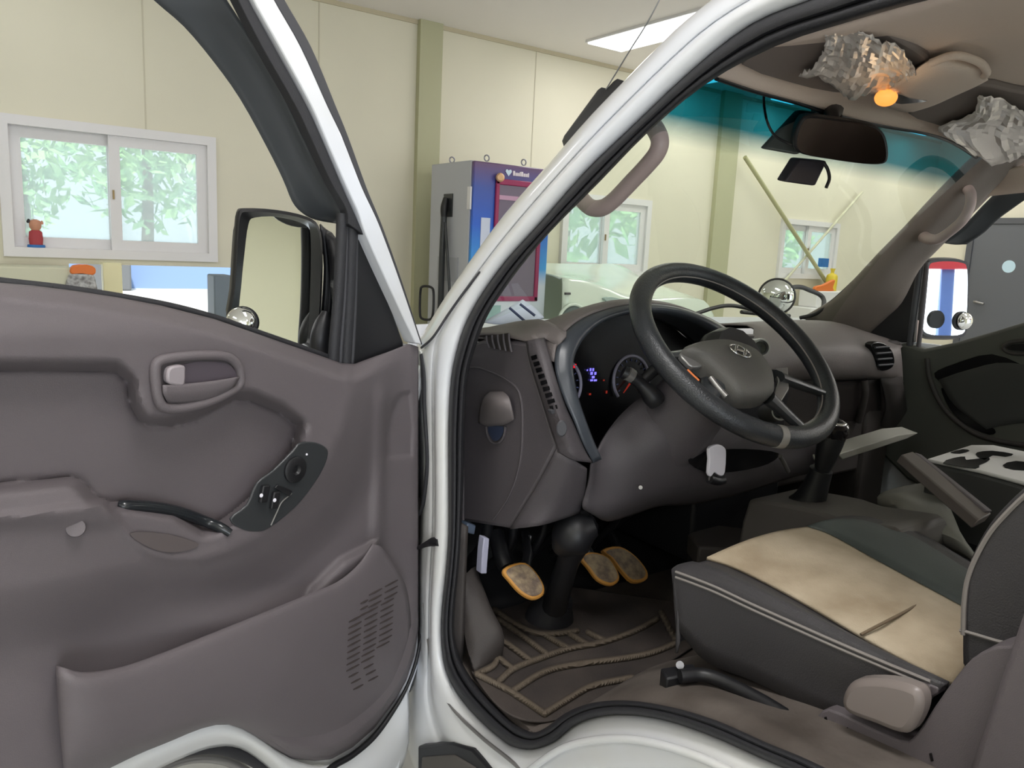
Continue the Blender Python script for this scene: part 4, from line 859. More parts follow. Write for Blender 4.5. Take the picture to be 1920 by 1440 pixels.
# ---- steering wheel ---------------------------------------------------------------------
RWH = .201
rim = [WC+RWH*(math.cos(a)*WX+math.sin(a)*WF) for a in np.linspace(0, 2*math.pi, 49)[:-1]]
sw_ = part(tube('steering_wheel', rim, .0195, 'leather', closed=True, sub=2, seg=16), 'worn dark leather steering wheel')
tube('rim_stitching', [WC+(RWH-.0185)*(math.cos(a)*WX+math.sin(a)*WF)+WN*.006 for a in np.linspace(0, 2*math.pi, 49)[:-1]], .0014, 'stitch', sw_, closed=True, sub=2, seg=6)
hubp = crom(L(Wp, [(1283, 652), (1305, 640), (1340, 634), (1375, 637), (1420, 655), (1448, 690), (1455, 715), (1450, 738), (1420, 744), (1388, 738), (1365, 715), (1340, 690), (1312, 668)], .032), 3, True)
hc = hubp.mean(0)
hv, hf = [], []
lay = [(.97, -.034), (1.0, -.016), (.99, -.004), (.90, .004), (.6, .009), (.25, .011)]
n_ = len(hubp)
for s_, o_ in lay: hv += [hc+(p-hc)*s_+WN*o_ for p in hubp]
for i in range(len(lay)-1): hf += [[i*n_+k, i*n_+(k+1) % n_, (i+1)*n_+(k+1) % n_, (i+1)*n_+k] for k in range(n_)]
hf.append([(len(lay)-1)*n_+k for k in range(n_)])
tag(mk('airbag_cover', hv, hf, 'hub', sw_, 60), 'grey airbag cover')
# emblem: slanted H in an oval ring
ec = Wp(1388, 658, .046); eu = Wp(1408, 666, .046)-ec; eu /= np.linalg.norm(eu); ev = np.cross(WN, eu)
tube('emblem_ring', [ec+.021*math.cos(a)*eu+.0125*math.sin(a)*ev for a in np.linspace(0, 2*math.pi, 25)[:-1]], .0017, 'chrome', sw_, closed=True, sub=1, seg=8)
join('emblem_letter', [tubeg([ec+eu*a+ev*b, ec+eu*c+ev*d_], r_, 8, smooth=False) for a, b, c, d_, r_ in ((-.012, -.010, -.006, .010, .0028), (.006, -.010, .012, .010, .0028), (-.009, -.002, .009, .002, .0024))], 'chrome', sw_)
# spokes
def spoke(P0, P1, w0, w1, m, h0=.012, h1=.0):
    a = Wp(*P0, h0); b = Wp(*P1, h1); c_ = (a+b)/2
    return tubeg([a, c_, b], [w0, (w0+w1)*.45, w1], 12, 5, flat=.45)
for sv_, sf_ in [spoke((1300, 664), (1238, 668), .022, .014, 0), spoke((1345, 705), (1325, 748), .03, .018, 0), spoke((1452, 705), (1536, 735), .026, .018, 0), spoke((1440, 745), (1500, 800), .03, .02, 0)]: mk('spoke', sv_, sf_, 'switch', sw_, 60)
prism('spoke_trim', crom(L(Wp, [(1275, 662), (1295, 656), (1318, 672), (1322, 684), (1300, 688), (1285, 676)], .020), 2, True), -WN*.01, 'satin', sw_, .002)
tube('lower_spoke_trim', L(Wp, [(1332, 708, .018), (1345, 725, .018), (1362, 744, .018)]), .005, 'satin', sw_)  # silver piece on the lower left spoke
prism('right_spoke_trim', L(Wp, [(1455, 690), (1478, 688), (1480, 730), (1466, 752), (1450, 745), (1460, 715)], .018), -WN*.008, 'satin', sw_, .002)
tube('lower_hub_cover', [WC-WN*.0+WF*-.02, WC-WN*.03+WF*-.01, WC-WN*.06], [.06, .07, .06], 'black', sw_)
tag(tube('worn_patch', [WC+(RWH+.0008)*(math.cos(a)*WX+math.sin(a)*WF)+WN*.0005 for a in np.linspace(R_(252), R_(256), 4)],   .0201, mat('bare_rim_patch', (130, 126, 120), .4), sw_, sub=2, seg=16), 'bare worn patch')
tube('worn_edge', [WC+(RWH-.015)*(math.cos(a)*WX+math.sin(a)*WF)+WN*.0145 for a in np.linspace(R_(196), R_(204), 4)], .0022, 'orangeo', sw_, seg=6)
# column shroud
ax = -WN
shr = part(tube('steering_column', [WC+ax*.05, WC+ax*.09, WC+ax*.16+np.array([0, 0, -.01]), WC+ax*.26+np.array([0, .0, -.01])], [.045, .062, .075, .085], 'dash', seg=20), 'taupe steering column shroud')
sk = tube('indicator_stalk', [Y(1168, 697, .0), Y(1185, 706, -.01), Y(1204, 722, -.02), Y(1222, 742, -.03), Y(1232, 756, -.035)], [.013, .013, .012, .019, .017], 'black', shr, seg=14)
tube('stalk_arm', [Y(1204, 715, -.015), Y(1235, 690, -.02), Y(1270, 700, -.02)], [.01, .012, .02], 'black', shr)
tube('stalk_silver_band', [Y(1176, 700, -.008), Y(1186, 706, -.012)], .0138, 'satin', shr, smooth=False)

# ---- driver seat ---------------------------------------------------------------------
zf = lambda u, a=1.008, b=.972: a+(b-a)*u
U6 = [0, .2, .4, .62, .8, 1.0]
r0 = [X(*p, -.650) for p in ((1272, 1180), (1325, 1240), (1410, 1275), (1500, 1318), (1580, 1352), (1680, 1385))]
r1 = [X(*p, -.652) for p in ((1267, 1084), (1345, 1114), (1455, 1166), (1565, 1215), (1665, 1258), (1760, 1296))]
r2 = [X(*p, -.645) for p in ((1270, 1064), (1348, 1088), (1458, 1136), (1570, 1188), (1670, 1236), (1775, 1284))]
r2b = [X(a*.5+c*.5, b*.5+d_*.5-1, -.625) for (a, b), (c, d_) in zip(((1270, 1064), (1348, 1088), (1458, 1136), (1570, 1188), (1670, 1236), (1775, 1284)), ((1325, 1047), (1382, 1066), (1488, 1120), (1612, 1192), (1700, 1240), (1782, 1279)))]
r3 = [Z(p[0], p[1], zf(u)) for p, u in zip(((1325, 1047), (1384, 1067), (1488, 1120), (1612, 1192), (1700, 1240), (1790, 1284)), U6)]
r7 = [Z(p[0], p[1], zf(u, 1.012, .985)) for p, u in zip(((1513, 990), (1560, 1007), (1650, 1057), (1754, 1113), (1800, 1138), (1870, 1175)), U6)]
r8 = [Z(p[0], p[1], zf(u, 1.018, 1.0)) for p, u in zip(((1545, 981), (1600, 985), (1690, 1015), (1790, 1075), (1830, 1100), (1900, 1140)), U6)]
r9 = [Z(p[0], p[1], zf(u, 1.00, .99)) for p, u in zip(((1590, 978), (1640, 980), (1730, 1010), (1815, 1060), (1860, 1085), (1930, 1120)), U6)]
r10 = [p+np.array([.01, .0, -.14]) for p in r9]
fro = lambda r, d_, dz: r[0]+np.array([0, d_, dz])
def wf(r): return [fro(r, -.016, -.12), fro(r, -.010, -.05), fro(r, -.003, -.012)]+list(r)
base = [wf(r) if i not in (0,) else [r[0]+np.array([0, -.006, -.02]), r[0]+np.array([0, -.004, -.013]), r[0]+np.array([0, -.002, -.006])]+list(r) for i, r in enumerate([r0, r1, r2, r2b, [p-np.array([0, 0, .006]) for p in r3], [p-np.array([0, 0, .006]) for p in r7], r8, r9, r10])]
seat = part(patch('driver_seat', base, 'seatd', None, .004, 4, 4, 60), 'dark seat with beige insert')
ins = [r3]+[[a*(1-t)+b*t+np.array([0, 0, .010*math.sin(math.pi*t)]) for a, b in zip(r3, r7)] for t in (.25, .5, .75)]+[r7]
# crease across the cushion
patch('seat_insert', ins, 'seatins', seat, .006, 6, 6)
seat.data.materials.append(M['seatg'])
tube('insert_seam', [Z(1614, 1190, .992), Z(1660, 1166, 1.0025), Z(1710, 1140, 1.002), Z(1752, 1115, .992)], .0022, mat('dark_beige_seam', (120, 104, 84), .9), seat, seg=8)
for dz in (0, .011):
    tube('seat_piping', [X(a, b-dz*900, -.6535) for a, b in ((1267, 1082), (1300, 1094), (1345, 1112), (1400, 1138), (1455, 1163), (1565, 1212), (1665, 1255), (1745, 1288))], .0022, 'stitch', seat, seg=6)
br = patch('seat_bolster', [[p+np.array([0, 0, .003]) for p in r7], [p+np.array([0, 0, .004]) for p in r8], [p+np.array([0, 0, .002]) for p in r9], [p+np.array([.004, 0, -.06]) for p in r9]], 'seatg', seat, .004, 5, 4)
# backrest seen from the side
bo = [(1806, 1266), (1798, 1190), (1797, 1130), (1803, 1080), (1820, 1035), (1848, 985), (1885, 943), (1925, 906), (1990, 850), (2060, 800), (2200, 780), (2200, 1250), (1960, 1300), (1880, 1290)]
bk = prism('seat_backrest', crom([X(a, b, -.600) for a, b in bo], 3, True), (.40, 0, 0), 'seatd', seat, .018)
tube('backrest_piping', [X(a, b, -.6005) for a, b in ((1806, 1190), (1808, 1130), (1815, 1085), (1832, 1042), (1858, 997), (1893, 957), (1930, 922), (1990, 870))], .0030, 'stitch', seat, seg=6)
tube('backrest_piping', [X(a, b, -.6005) for a, b in ((1800, 1182), (1830, 1190), (1870, 1202), (1900, 1208))], .0022, 'stitch', seat, seg=6)
rc = prism('recliner_cover', crom([X(a, b, -.672) for a, b in ((1524, 1368), (1533, 1342), (1553, 1330), (1600, 1350), (1685, 1388), (1715, 1380), (1752, 1325), (1790, 1272), (1822, 1235), (1855, 1217), (1890, 1212), (1960, 1230), (1960, 1500), (1760, 1480), (1640, 1425), (1545, 1384))], 2, True), (.05, 0, 0), 'trim', seat, .008)
bevel(prism('recliner_lever', crom([X(a, b, -.695) for a, b in ((1576, 1318), (1583, 1292), (1605, 1276), (1660, 1276), (1712, 1290), (1727, 1312), (1724, 1340), (1706, 1372), (1685, 1377), (1640, 1360), (1590, 1340))], 3, True), (.03, 0, 0), mat('polished_taupe_lever', (132, 122, 118), .35), seat), .008)
prism('side_trim_cap', crom([X(a, b, -.655) for a, b in ((1620, 1272), (1700, 1272), (1760, 1290), (1745, 1310), (1715, 1300), (1690, 1285))], 2, True), (.02, 0, 0), 'trim', seat, .004)
for q in ((1548, 1352), (1588, 1372), (1745, 1420)):
    prism('cover_slot', [X(q[0]-3, q[1]-7, -.6735), X(q[0]+1, q[1]-8, -.6735), X(q[0]+5, q[1]+7, -.6735), X(q[0], q[1]+8, -.6735)], (.001, 0, 0), 'clus', seat)
box('seat_base', -.63, -.22, -.75, -.33, .90, .965, 'black', seat, .01)
part(prism('belt_pillar_trim', [X(a, b, -.70) for a, b in ((1925, 1120), (2000, 1080), (2000, 1500), (1880, 1560), (1800, 1480), (1830, 1400))], (.03, 0, 0), 'trim', None, .008), 'taupe belt guide trim beside the seat')

# ---- centre console, gear lever, middle seat ----------------------------------------------
cs = part(prism('centre_console', crom([X(a, b, -.15) for a, b in ((1400, 948), (1410, 936), (1470, 945), (1532, 958), (1570, 972), (1650, 985), (1690, 1000), (1690, 1060), (1600, 1070), (1400, 1060), (1385, 1010))], 2, True), (.17, 0, 0), mat('grey_brown_console_plastic', (92, 88, 84), .5), None, .008), 'grey brown gear console')
bt = tube('gear_boot', [X(1510, 958, -.07), X(1520, 935, -.07), X(1532, 905, -.07), X(1540, 880, -.07)], [.050, .034, .026, .024], 'black', cs, seg=14)
gl_ = part(tube('gear_lever', [X(1540, 888, -.07), X(1548, 858, -.07), X(1556, 832, -.07), X(1562, 815, -.07)], [.014, .022, .026, .026], 'black', None, seg=16), 'black gear lever')
c_ = X(1564, 806, -.07); disc('knob', frame(c_, (-.2, -.3, 1)), [(.027, -.02), (.029, 0), (.026, .014), (.014, .022), (.003, .024)], mat('glossy_black_knob', (24, 22, 24), .08), gl_)
tube('knob_ring', [c_+np.array([.021*math.cos(a), .021*math.sin(a), .014]) for a in np.linspace(0, 6.283, 17)[:-1]], .004, 'chrome', gl_, closed=True, sub=2, seg=8)
tube('gear_hook', L(X, [(1526, 852, -.07), (1530, 862, -.07), (1545, 868, -.07), (1560, 864, -.07)]), .004, 'satin', gl_)
tube('dash_bracket_edge', L(Y, [(1462, 855, -.005), (1470, 868, -.0), (1478, 884, .01)]), .005, 'satin', dsh)
part(prism('console_tray', L(Z, [(1290, 1000), (1330, 982), (1400, 990), (1400, 1030), (1310, 1025)], .86), (0, 0, -.05), 'dashd', None, .006), 'dark low tray ahead of the console')
prism('console_oval_recess', crom(L(Z, [(1572, 962), (1600, 960), (1640, 975), (1655, 985), (1610, 985), (1582, 975)], .985), 3, True), (0, 0, .003), 'clus', cs)
tb = [Z(a, b, 1.09) for a, b in ((1738, 860), (1770, 850), (1820, 834), (1862, 834), (1925, 847), (2000, 880), (2040, 930), (1925, 905), (1840, 882))]
ms = part(prism('middle_seat', [p-np.array([0, 0, .008]) for p in tb], (0, 0, -.20), mat('dark_grey_seat_back', (62, 62, 60), .6), None, .008), 'folded middle seat back with cup tray')
prism('cup_tray', tb, (0, 0, -.008), 'tray', ms, .003)
for q in ([(1768, 868), (1790, 858), (1810, 856), (1812, 862), (1855, 858), (1850, 866), (1836, 872), (1830, 878)], [(1832, 848), (1860, 845), (1900, 851), (1885, 856), (1862, 853), (1846, 862), (1832, 855)], [(1880, 872), (1905, 864), (1960, 872), (1960, 882), (1900, 880)], [(1782, 848), (1805, 842), (1818, 845), (1800, 850)]):
    prism('tray_recess', crom([Z(a, b, 1.0915) for a, b in q], 2, True), (0, 0, -.001), 'clus', ms)
bar = [dpt(1690, 852, 1.72), dpt(1712, 846, 1.74), dpt(1860, 962, 1.45), dpt(1835, 975, 1.43)]
prism('seat_hinge_rail', bar, (0, .01, -.02), mat('taupe_hinge_rail', (110, 102, 98), .45), ms, .003)
prism('rail_edge', [dpt(1716, 848, 1.735), dpt(1728, 852, 1.74), dpt(1862, 958, 1.45), dpt(1850, 958, 1.45)], (0, .01, -.01), 'trim', ms, .002)
cu = [[Z(1645, 935, .99), Z(1660, 925, 1.0), Z(1700, 914, 1.01), Z(1760, 905, 1.01)], [Z(1655, 955, .97), Z(1680, 955, .99), Z(1708, 968, 1.0), Z(1800, 1000, 1.0)], [Z(1690, 985, .93), Z(1720, 990, .95), Z(1770, 1020, .96), Z(1830, 1050, .96)]]
part(patch('middle_seat_cushion', cu, mat('pale_grey_cushion', (128, 126, 118), .5), None, .01, 4, 4), 'pale grey corner of the middle seat cushion')
box('passenger_seat_base', .02, .66, -.75, -.12, .90, .93, 'black', ms, .02)
part(bevel(box('passenger_seat', .24, .66, -.8, -.22, .92, .99, 'seatd'), .03), 'dark passenger seat cushion')
tag(prism('folder', [Y(1572, 852, -.0), Y(1685, 816, .02), Y(1722, 812, .03), Y(1700, 823, .03), Y(1580, 862, -.0)], (0, .05, .008), mat('pale_grey_board', (160, 158, 148), .5), None, .002), 'flat pale grey board lying open beyond the gear knob', 'board')

# ---- passenger side --------------------------------------------------------------------------
pd = part(prism('passenger_door', [X(a, b, .755) for a, b in ((1688, 642), (1732, 654), (1790, 642), (1860, 622), (1925, 602), (2060, 570), (2200, 600), (2200, 1100), (1900, 1000), (1700, 900), (1640, 840), (1660, 760))], (.04, 0, 0), mat('dim_green_grey_door_trim', (84, 84, 78), .55), None, .01), 'closed passenger door with dark grey trim')
patch('door_insert', [[X(1760, 712, .752), X(1810, 695, .752), X(1880, 680, .752), X(1960, 690, .752)], [X(1790, 760, .75), X(1830, 745, .75), X(1890, 735, .75), X(1960, 740, .75)], [X(1850, 805, .752), X(1870, 800, .752), X(1900, 795, .752), X(1960, 790, .752)]], mat('dark_grey_door_insert', (66, 66, 64), .8), pd, .003, 4, 4)
tube('trim_ridge', L(X, [(1738, 672, .752), (1745, 715, .75), (1772, 768, .748), (1820, 808, .748), (1870, 826, .748), (1930, 836, .748)]), .007, 'dashd', pd)
prism('trim_groove', crom(L(X, [(1752, 700, .7525), (1790, 682, .7525), (1860, 664, .7525), (1925, 690, .7525), (1870, 680, .7525), (1800, 700, .7525), (1770, 718, .7525)]), 3, True), (-.001, 0, 0), 'clus', pd)
prism('trim_groove', crom(L(X, [(1765, 728, .7525), (1785, 740, .7525), (1820, 780, .7525), (1865, 805, .7525), (1855, 815, .7525), (1810, 795, .7525), (1780, 765, .7525)]), 3, True), (-.001, 0, 0), 'clus', pd)
tube('handle_bezel', L(X, [(1882, 652, .75), (1895, 642, .75), (1925, 640, .75), (1950, 650, .75), (1930, 662, .75), (1895, 662, .75)]), .005, 'dashd', pd, closed=True)
prism('handle_cavity', crom(L(X, [(1888, 653, .751), (1900, 646, .751), (1935, 646, .751), (1935, 657, .751), (1900, 657, .751)]), 2, True), (-.002, 0, 0), 'clus', pd)
prism('sail_panel', L(X, [(1608, 622, .76), (1722, 492, .76), (1712, 642, .76), (1690, 642, .76)]), (.02, 0, 0), 'black', pd, .003)
tube('run_channel', L(X, [(1726, 490, .765), (1720, 540, .765), (1712, 600, .765), (1706, 648, .765)]), .010, 'rubber2', pd, seg=8)
tube('run_channel', L(X, [(1738, 492, .770), (1734, 540, .770), (1728, 600, .770), (1722, 652, .770)]), .007, 'dash', pd, seg=8)
tube('window_frame', L(X, [(1716, 500, .765), (1745, 474, .765), (1790, 428, .76), (1850, 366, .755), (1890, 328, .75), (1940, 288, .74), (2020, 235, .72)]), .009, mat('grey_pink_frame', (150, 136, 130), .5), pd, seg=8)
patch('rain_visor', [L(X, [(1768, 455, .80), (1810, 420, .80), (1850, 378, .80), (1890, 340, .79), (1930, 308, .78), (2020, 250, .76)]), L(X, [(1790, 458, .83), (1828, 436, .83), (1860, 405, .83), (1895, 378, .82), (1930, 350, .81), (2020, 295, .79)]), L(X, [(1812, 458, .84), (1845, 436, .84), (1870, 412, .84), (1900, 390, .83), (1932, 368, .82), (2020, 310, .80)])], 'visor', pd, .004, 4, 3)
pc = X(1772, 560, .99); 
rr2 = np.array([.33, -.94, .05]); rr2 /= np.linalg.norm(rr2); tc2 = CAM-pc; tc2 /= np.linalg.norm(tc2); nm2 = rr2+tc2; nm2 /= np.linalg.norm(nm2)
GQ = crom([onp(a, b, nm2, nm2@pc) for a, b in ((1730, 606), (1736, 540), (1742, 500), (1752, 492), (1778, 490), (1804, 493), (1813, 503), (1814, 550), (1811, 606), (1804, 626), (1770, 629), (1738, 625))], 3, True)
gcn = GQ.mean(0)
O1 = [gcn+(p-gcn)*1.07 for p in GQ]; O2 = [gcn+(p-gcn)*1.12-nm2*.02 for p in GQ]; O3 = [gcn+(p-gcn)*.85-nm2*.09+np.array([-.02, 0, 0]) for p in GQ]
pmr = patch('passenger_mirror', [list(O3)+[O3[0]], list(O2)+[O2[0]], list(O1)+[O1[0]], list(GQ)+[GQ[0]]], 'black', pd, 0, 1, 1)
prism('mirror_glass', GQ, -nm2*.003, 'mirror', pd); prism('mirror_back', O3, -nm2*.01, 'black', pd)
fb = frame(gcn+(X(1797, 606, .99)-X(1772, 560, .99))+nm2*.02, nm2)
disc('blind_spot_mirror', (fb[0]-fb[3]*.01-fb[1]*.004, fb[1], fb[2], fb[3]), [(.029, -.006), (.029, .006)], 'black', pd)
disc('convex_glass', fb, [(.026, 0), (.025, .005), (.02, .010), (.011, .0135), (.003, .0145)], 'mirror', pd)
prism('mirror_arm', L(X, [(1712, 600, .80), (1730, 602, .86), (1728, 650, .86), (1706, 652, .80)]), (.02, .02, 0), mat('taupe_mirror_foot', (140, 124, 116), .5), pd, .003)
# passenger A pillar trim
gE = [(1506, 598), (1560, 566), (1602, 528), (1650, 476), (1700, 425), (1750, 371), (1800, 320), (1832, 290), (1880, 250), (1960, 190)]
iE = [(1625, 628), (1660, 596), (1690, 566), (1722, 506), (1758, 466), (1800, 424), (1850, 366), (1888, 330), (1935, 288), (2010, 230)]
xg = np.linspace(.615, .54, 10); xi = np.linspace(.73, .66, 10)
rows = []
for t, e in ((-.03, .02), (0, 0), (.15, -.012), (.4, -.022), (.7, -.012), (.93, -.002), (1.0, .012)):
    rows.append([X(a[0]*(1-t)+b[0]*t, a[1]*(1-t)+b[1]*t, (u*(1-t)+v*t)+e) for a, b, u, v in zip(gE, iE, xg, xi)])
ap = part(patch('right_pillar_trim', rows, mat('taupe_pillar_trim', (118, 108, 100), .55, bump=.4, bscale=500), None, .005, 4, 4), 'taupe trim on the passenger side windscreen pillar')
def grab(P, x, r, lab):
    o = part(tube('grab_handle', [X(a, b, x+e) for a, b, e in P], r, mat('warm_taupe_handle', (182, 163, 158), .4), None, seg=16), lab)
    return o
grab([(1812, 352, .02), (1820, 364, -.03), (1818, 388, -.05), (1802, 416, -.06), (1765, 445, -.05), (1746, 449, -.04), (1730, 443, .03)], .60, [.014, .013, .0125, .0125, .013, .014, .016], 'taupe grab handle on the passenger pillar')
g2 = grab([(1208, 220, .02), (1226, 238, 0), (1237, 262, 0), (1233, 284, 0), (1215, 308, 0), (1183, 342, 0), (1150, 376, 0), (1128, 390, 0), (1106, 388, 0), (1086, 368, 0), (1070, 350, .02)], -.575, [.0155, .0155, .0155, .015, .0145, .0145, .0145, .0155, .0155, .0155, .0155], 'taupe grab handle on the driver pillar')
# driver A pillar inner trim, behind the seal
rows = []
PI_ = [((1040, 430), (1010, 450)), ((1120, 345), (1090, 360)), ((1210, 255), (1180, 268)), ((1320, 160), (1290, 176)), ((1440, 88), (1410, 100))]
# ---- headliner, visors, lamp ------------------------------------------------------------
HP = [(1322, 134), (1350, 142), (1420, 166), (1500, 188), (1580, 213), (1660, 232), (1740, 246), (1792, 264), (1836, 292)]
hd = [Z(a, b, 1.772) for a, b in HP]
hx = [p[0] for p in hd]
rows = [[p+np.array([0, .012, .02]) for p in hd], hd, [np.array([x, hd[i][1]-.05, 1.792]) for i, x in enumerate(hx)]]+[[np.array([x*1.03, y, z-.03*(x/.6)**4]) for x in np.linspace(hx[0], hx[-1]+.06, len(hx))] for y, z in ((-.45, 1.825), (-.8, 1.845), (-1.36, 1.835))]
hl_ = part(patch('headliner', rows, 'head', None, .006, 3, 4), 'tan grey fabric headliner')
patch('side_rail_trim', [[(.66, -.10, 1.76), (.67, -.45, 1.79), (.67, -.9, 1.80), (.67, -1.36, 1.78)], [(.72, -.02, 1.70), (.74, -.45, 1.735), (.74, -.9, 1.74), (.74, -1.36, 1.72)]], 'head', hl_, .01, 3, 3)
patch('rear_trim', [[(x, -1.35, z) for x in (-.7, 0, .72)] for z in (.90, 1.0, 1.15, 1.27)], 'head', hl_, .01, 3, 3)
tube('windscreen_top_gasket', [p+np.array([0, .006, -.002]) for p in hd[1:]], .005, 'black', hl_, seg=8)
nv_ = np.array([0, .16, 1.0]); 
def V(a, b, e=0): q = Z(1580, 213, 1.772); return onp(a, b, nv_, nv_@(q+np.array([0, 0, -.004+e])))
vz = part(prism('sun_visor', crom([V(a, b) for a, b in ((1388, 122), (1440, 82), (1500, 50), (1555, 36), (1625, 42), (1690, 78), (1738, 108), (1742, 138), (1712, 158), (1640, 176), (1560, 174), (1480, 156))], 2, True), (0, 0, .014), mat('taupe_visor_vinyl', (128, 116, 110), .7), None, .004), 'driver sun visor')
def foil(name, P, par, e0, lab, seed):
    rn = np.random.RandomState(seed); A = np.array([[V(a, b, e0) for a, b in r] for r in P])
    A = np.array([crom(r, 8) for r in A]); A = np.stack([crom(A[:, j], 8) for j in range(A.shape[1])], 1)
    n, m_ = A.shape[:2]; N1 = rn.randn(n, m_); ph = np.cumsum(rn.randn(m_)*.9)
    fold = np.sin(ph)[None, :]*.0035+np.sin(np.linspace(0, 9, n))[:, None]*.001+N1*.0018
    A[..., 2] -= .006+fold; A[..., 0] += rn.randn(n, m_)*.0012
    o = mk(name, *grid(list(map(list, A))), 'foil', None, 12); solid(o, .0006, 0); tag(o, lab, 'foil'); return o
foil('foil_cover', [[(1548, 40), (1600, 40), (1650, 62), (1700, 94), (1714, 112)], [(1548, 72), (1590, 84), (1640, 98), (1695, 122), (1722, 134)], [(1530, 108), (1580, 120), (1630, 130), (1690, 146), (1722, 152)], [(1498, 130), (1555, 148), (1600, 176), (1660, 166), (1696, 158)]], vz, -.004, 'crumpled silver foil wrapped over the driver sun visor', 4)
vz2 = part(prism('sun_visor', crom([V(a, b) for a, b in ((1702, 214), (1760, 178), (1830, 160), (1900, 172), (1990, 200), (1990, 280), (1900, 300), (1830, 262), (1752, 234))], 2, True), (0, 0, .014), mat('taupe_visor_vinyl_right', (120, 108, 102), .7), None, .004), 'passenger sun visor')
foil('foil_cover', [[(1836, 170), (1870, 176), (1925, 200), (1960, 212)], [(1822, 208), (1860, 214), (1925, 226), (1960, 236)], [(1760, 234), (1830, 246), (1920, 256), (1960, 262)], [(1800, 262), (1868, 304), (1922, 284), (1965, 280)]], vz2, -.004, 'crumpled silver foil wrapped over the passenger sun visor', 9)
oc = part(patch('map_lamp_console', [[V(1640, 182, -.004), V(1690, 150, -.01), V(1735, 118, -.008), V(1770, 108, -.004), V(1820, 114, .0)], [V(1660, 198, -.004), V(1705, 172, -.018), V(1745, 142, -.018), V(1790, 130, -.016), V(1850, 128, -.004)], [V(1690, 208, -.002), V(1735, 190, -.014), V(1775, 168, -.016), V(1815, 152, -.012), V(1850, 140, -.004)], [V(1712, 208, .0), V(1750, 196, -.006), V(1790, 178, -.006), V(1830, 160, -.004), V(1852, 148, .0)]], 'head', None, .004, 4, 4), 'overhead console with map lamp')
disc('map_lamp', frame(V(1661, 184, -.022), (CAM-V(1663, 183))*np.array([1, 1, 1.])+np.array([0, 0, -.5])), [(.0135, -.004), (.013, .002), (.008, .005), (.003, .006)], 'amber', oc, sx=1.3)
prism('lamp_reflector', crom([V(a, b, -.020) for a, b in ((1682, 176), (1705, 184), (1738, 190), (1705, 194), (1680, 194))], 2, True), (0, 0, .002), 'chrome', oc)
tube('console_rim', [V(a, b, -.010) for a, b in ((1745, 118), (1790, 104), (1835, 116), (1850, 134), (1846, 142))], .006, 'head', oc)
disc('console_screw', frame(V(1808, 140, -.018), (0, 0, -1)), [(.004, 0), (.004, .001)], 'black', oc, 10)
lp_ = bpy.data.lights.new('map_lamp_light', 'POINT'); lp_.energy = .05; lp_.color = (1, .7, .4); lp_.shadow_soft_size = .02
lo_ = bpy.data.objects.new('map_lamp_light', lp_); COL.objects.link(lo_); lo_.location = Vector(V(1663, 183, -.05))
# ---- windscreen ---------------------------------------------------------------------------
_c = np.polyfit([p[0] for p in hd], [p[1] for p in hd], 2); tp = [np.array([x, np.polyval(_c, x)+.006, 1.778]) for x in np.linspace(-.62, .50, 10)]
bt_ = [np.array([x, .43-.10*(abs(x)/.66)**3, 1.31]) for x in np.linspace(-.70, .64, len(tp))]
md_ = [a*.5+b*.5+np.array([0, .02, .02]) for a, b in zip(tp, bt_)]
ws = part(patch('windscreen', [tp, md_, bt_], 'wind', None, 0, 4, 6), 'windscreen with turquoise tinted top band')
tube('windscreen_lower_gasket', [p+np.array([0, -.004, .0]) for p in bt_], .008, 'black', ws, seg=8)
tube('corner_gasket', L(X, [(1500, 596, .60), (1530, 588, .61), (1560, 566, .612), (1602, 528, .607)]), .006, 'black', ws, seg=8)
# wipers
for q in ([(1300, 590), (1340, 577), (1372, 573), (1410, 580)], [(1390, 585), (1440, 590), (1480, 592)]):
    tube('wiper', [Y(a, b, .47) for a, b in q], .006, 'black', ws, seg=8)
# interior mirror
cm_ = dpt(1576, 264, 1.36); nmr = (CAM-cm_)/np.linalg.norm(CAM-cm_)+np.array([.25, -.1, -.2]); nmr /= np.linalg.norm(nmr)
MPq = crom([onp(a, b, nmr, nmr@cm_) for a, b in ((1500, 226), (1516, 218), (1570, 224), (1630, 234), (1654, 246), (1664, 268), (1666, 296), (1656, 308), (1620, 308), (1560, 300), (1506, 290), (1489, 276), (1490, 250))], 3, True)
rv_ = part(prism('rear_view_mirror', MPq, -nmr*.03, 'black', None, .006), 'black interior rear view mirror')
cc_ = MPq.mean(0); prism('mirror_glass', [cc_+(p-cc_)*.93+nmr*.001 for p in MPq], nmr*.001, 'mirrord', rv_)
tube('mirror_stalk', [cc_-nmr*.03, dpt(1560, 218, 1.38), dpt(1562, 206, 1.42)], [.012, .012, .018], 'black', rv_)
prism('mirror_mount', [dpt(1536, 200, 1.42), dpt(1580, 204, 1.42), dpt(1582, 224, 1.40), dpt(1540, 220, 1.40)], (0, .02, 0), 'black', rv_, .003)
tag(prism('windscreen_pad', [dpt(1500, 205, 1.41), dpt(1540, 210, 1.40), dpt(1500, 290, 1.40), dpt(1432, 278, 1.42)], (.0, .012, .0), mat('dark_grey_pad', (78, 82, 80), .5), None, .004), 'dark grey pad standing for reflections on the windscreen left of the mirror', 'camera')  # pad built in place of a dark triangle of reflections on the glass
tag(prism('toll_terminal', [dpt(1499, 297, 1.42), dpt(1552, 302, 1.42), dpt(1529, 349, 1.42), dpt(1471, 341, 1.42)], (.0, .02, .004), mat('dark_violet_black_plastic', (52, 48, 54), .4), None, .003), 'small black device hanging below the rear view mirror', 'device')
tag(tube('device_cable', [dpt(1545, 306, 1.40), dpt(1552, 318, 1.4), dpt(1555, 335, 1.4), dpt(1549, 352, 1.4)], .003, 'black'), 'short black cable dangling beside the device under the mirror', 'cable')
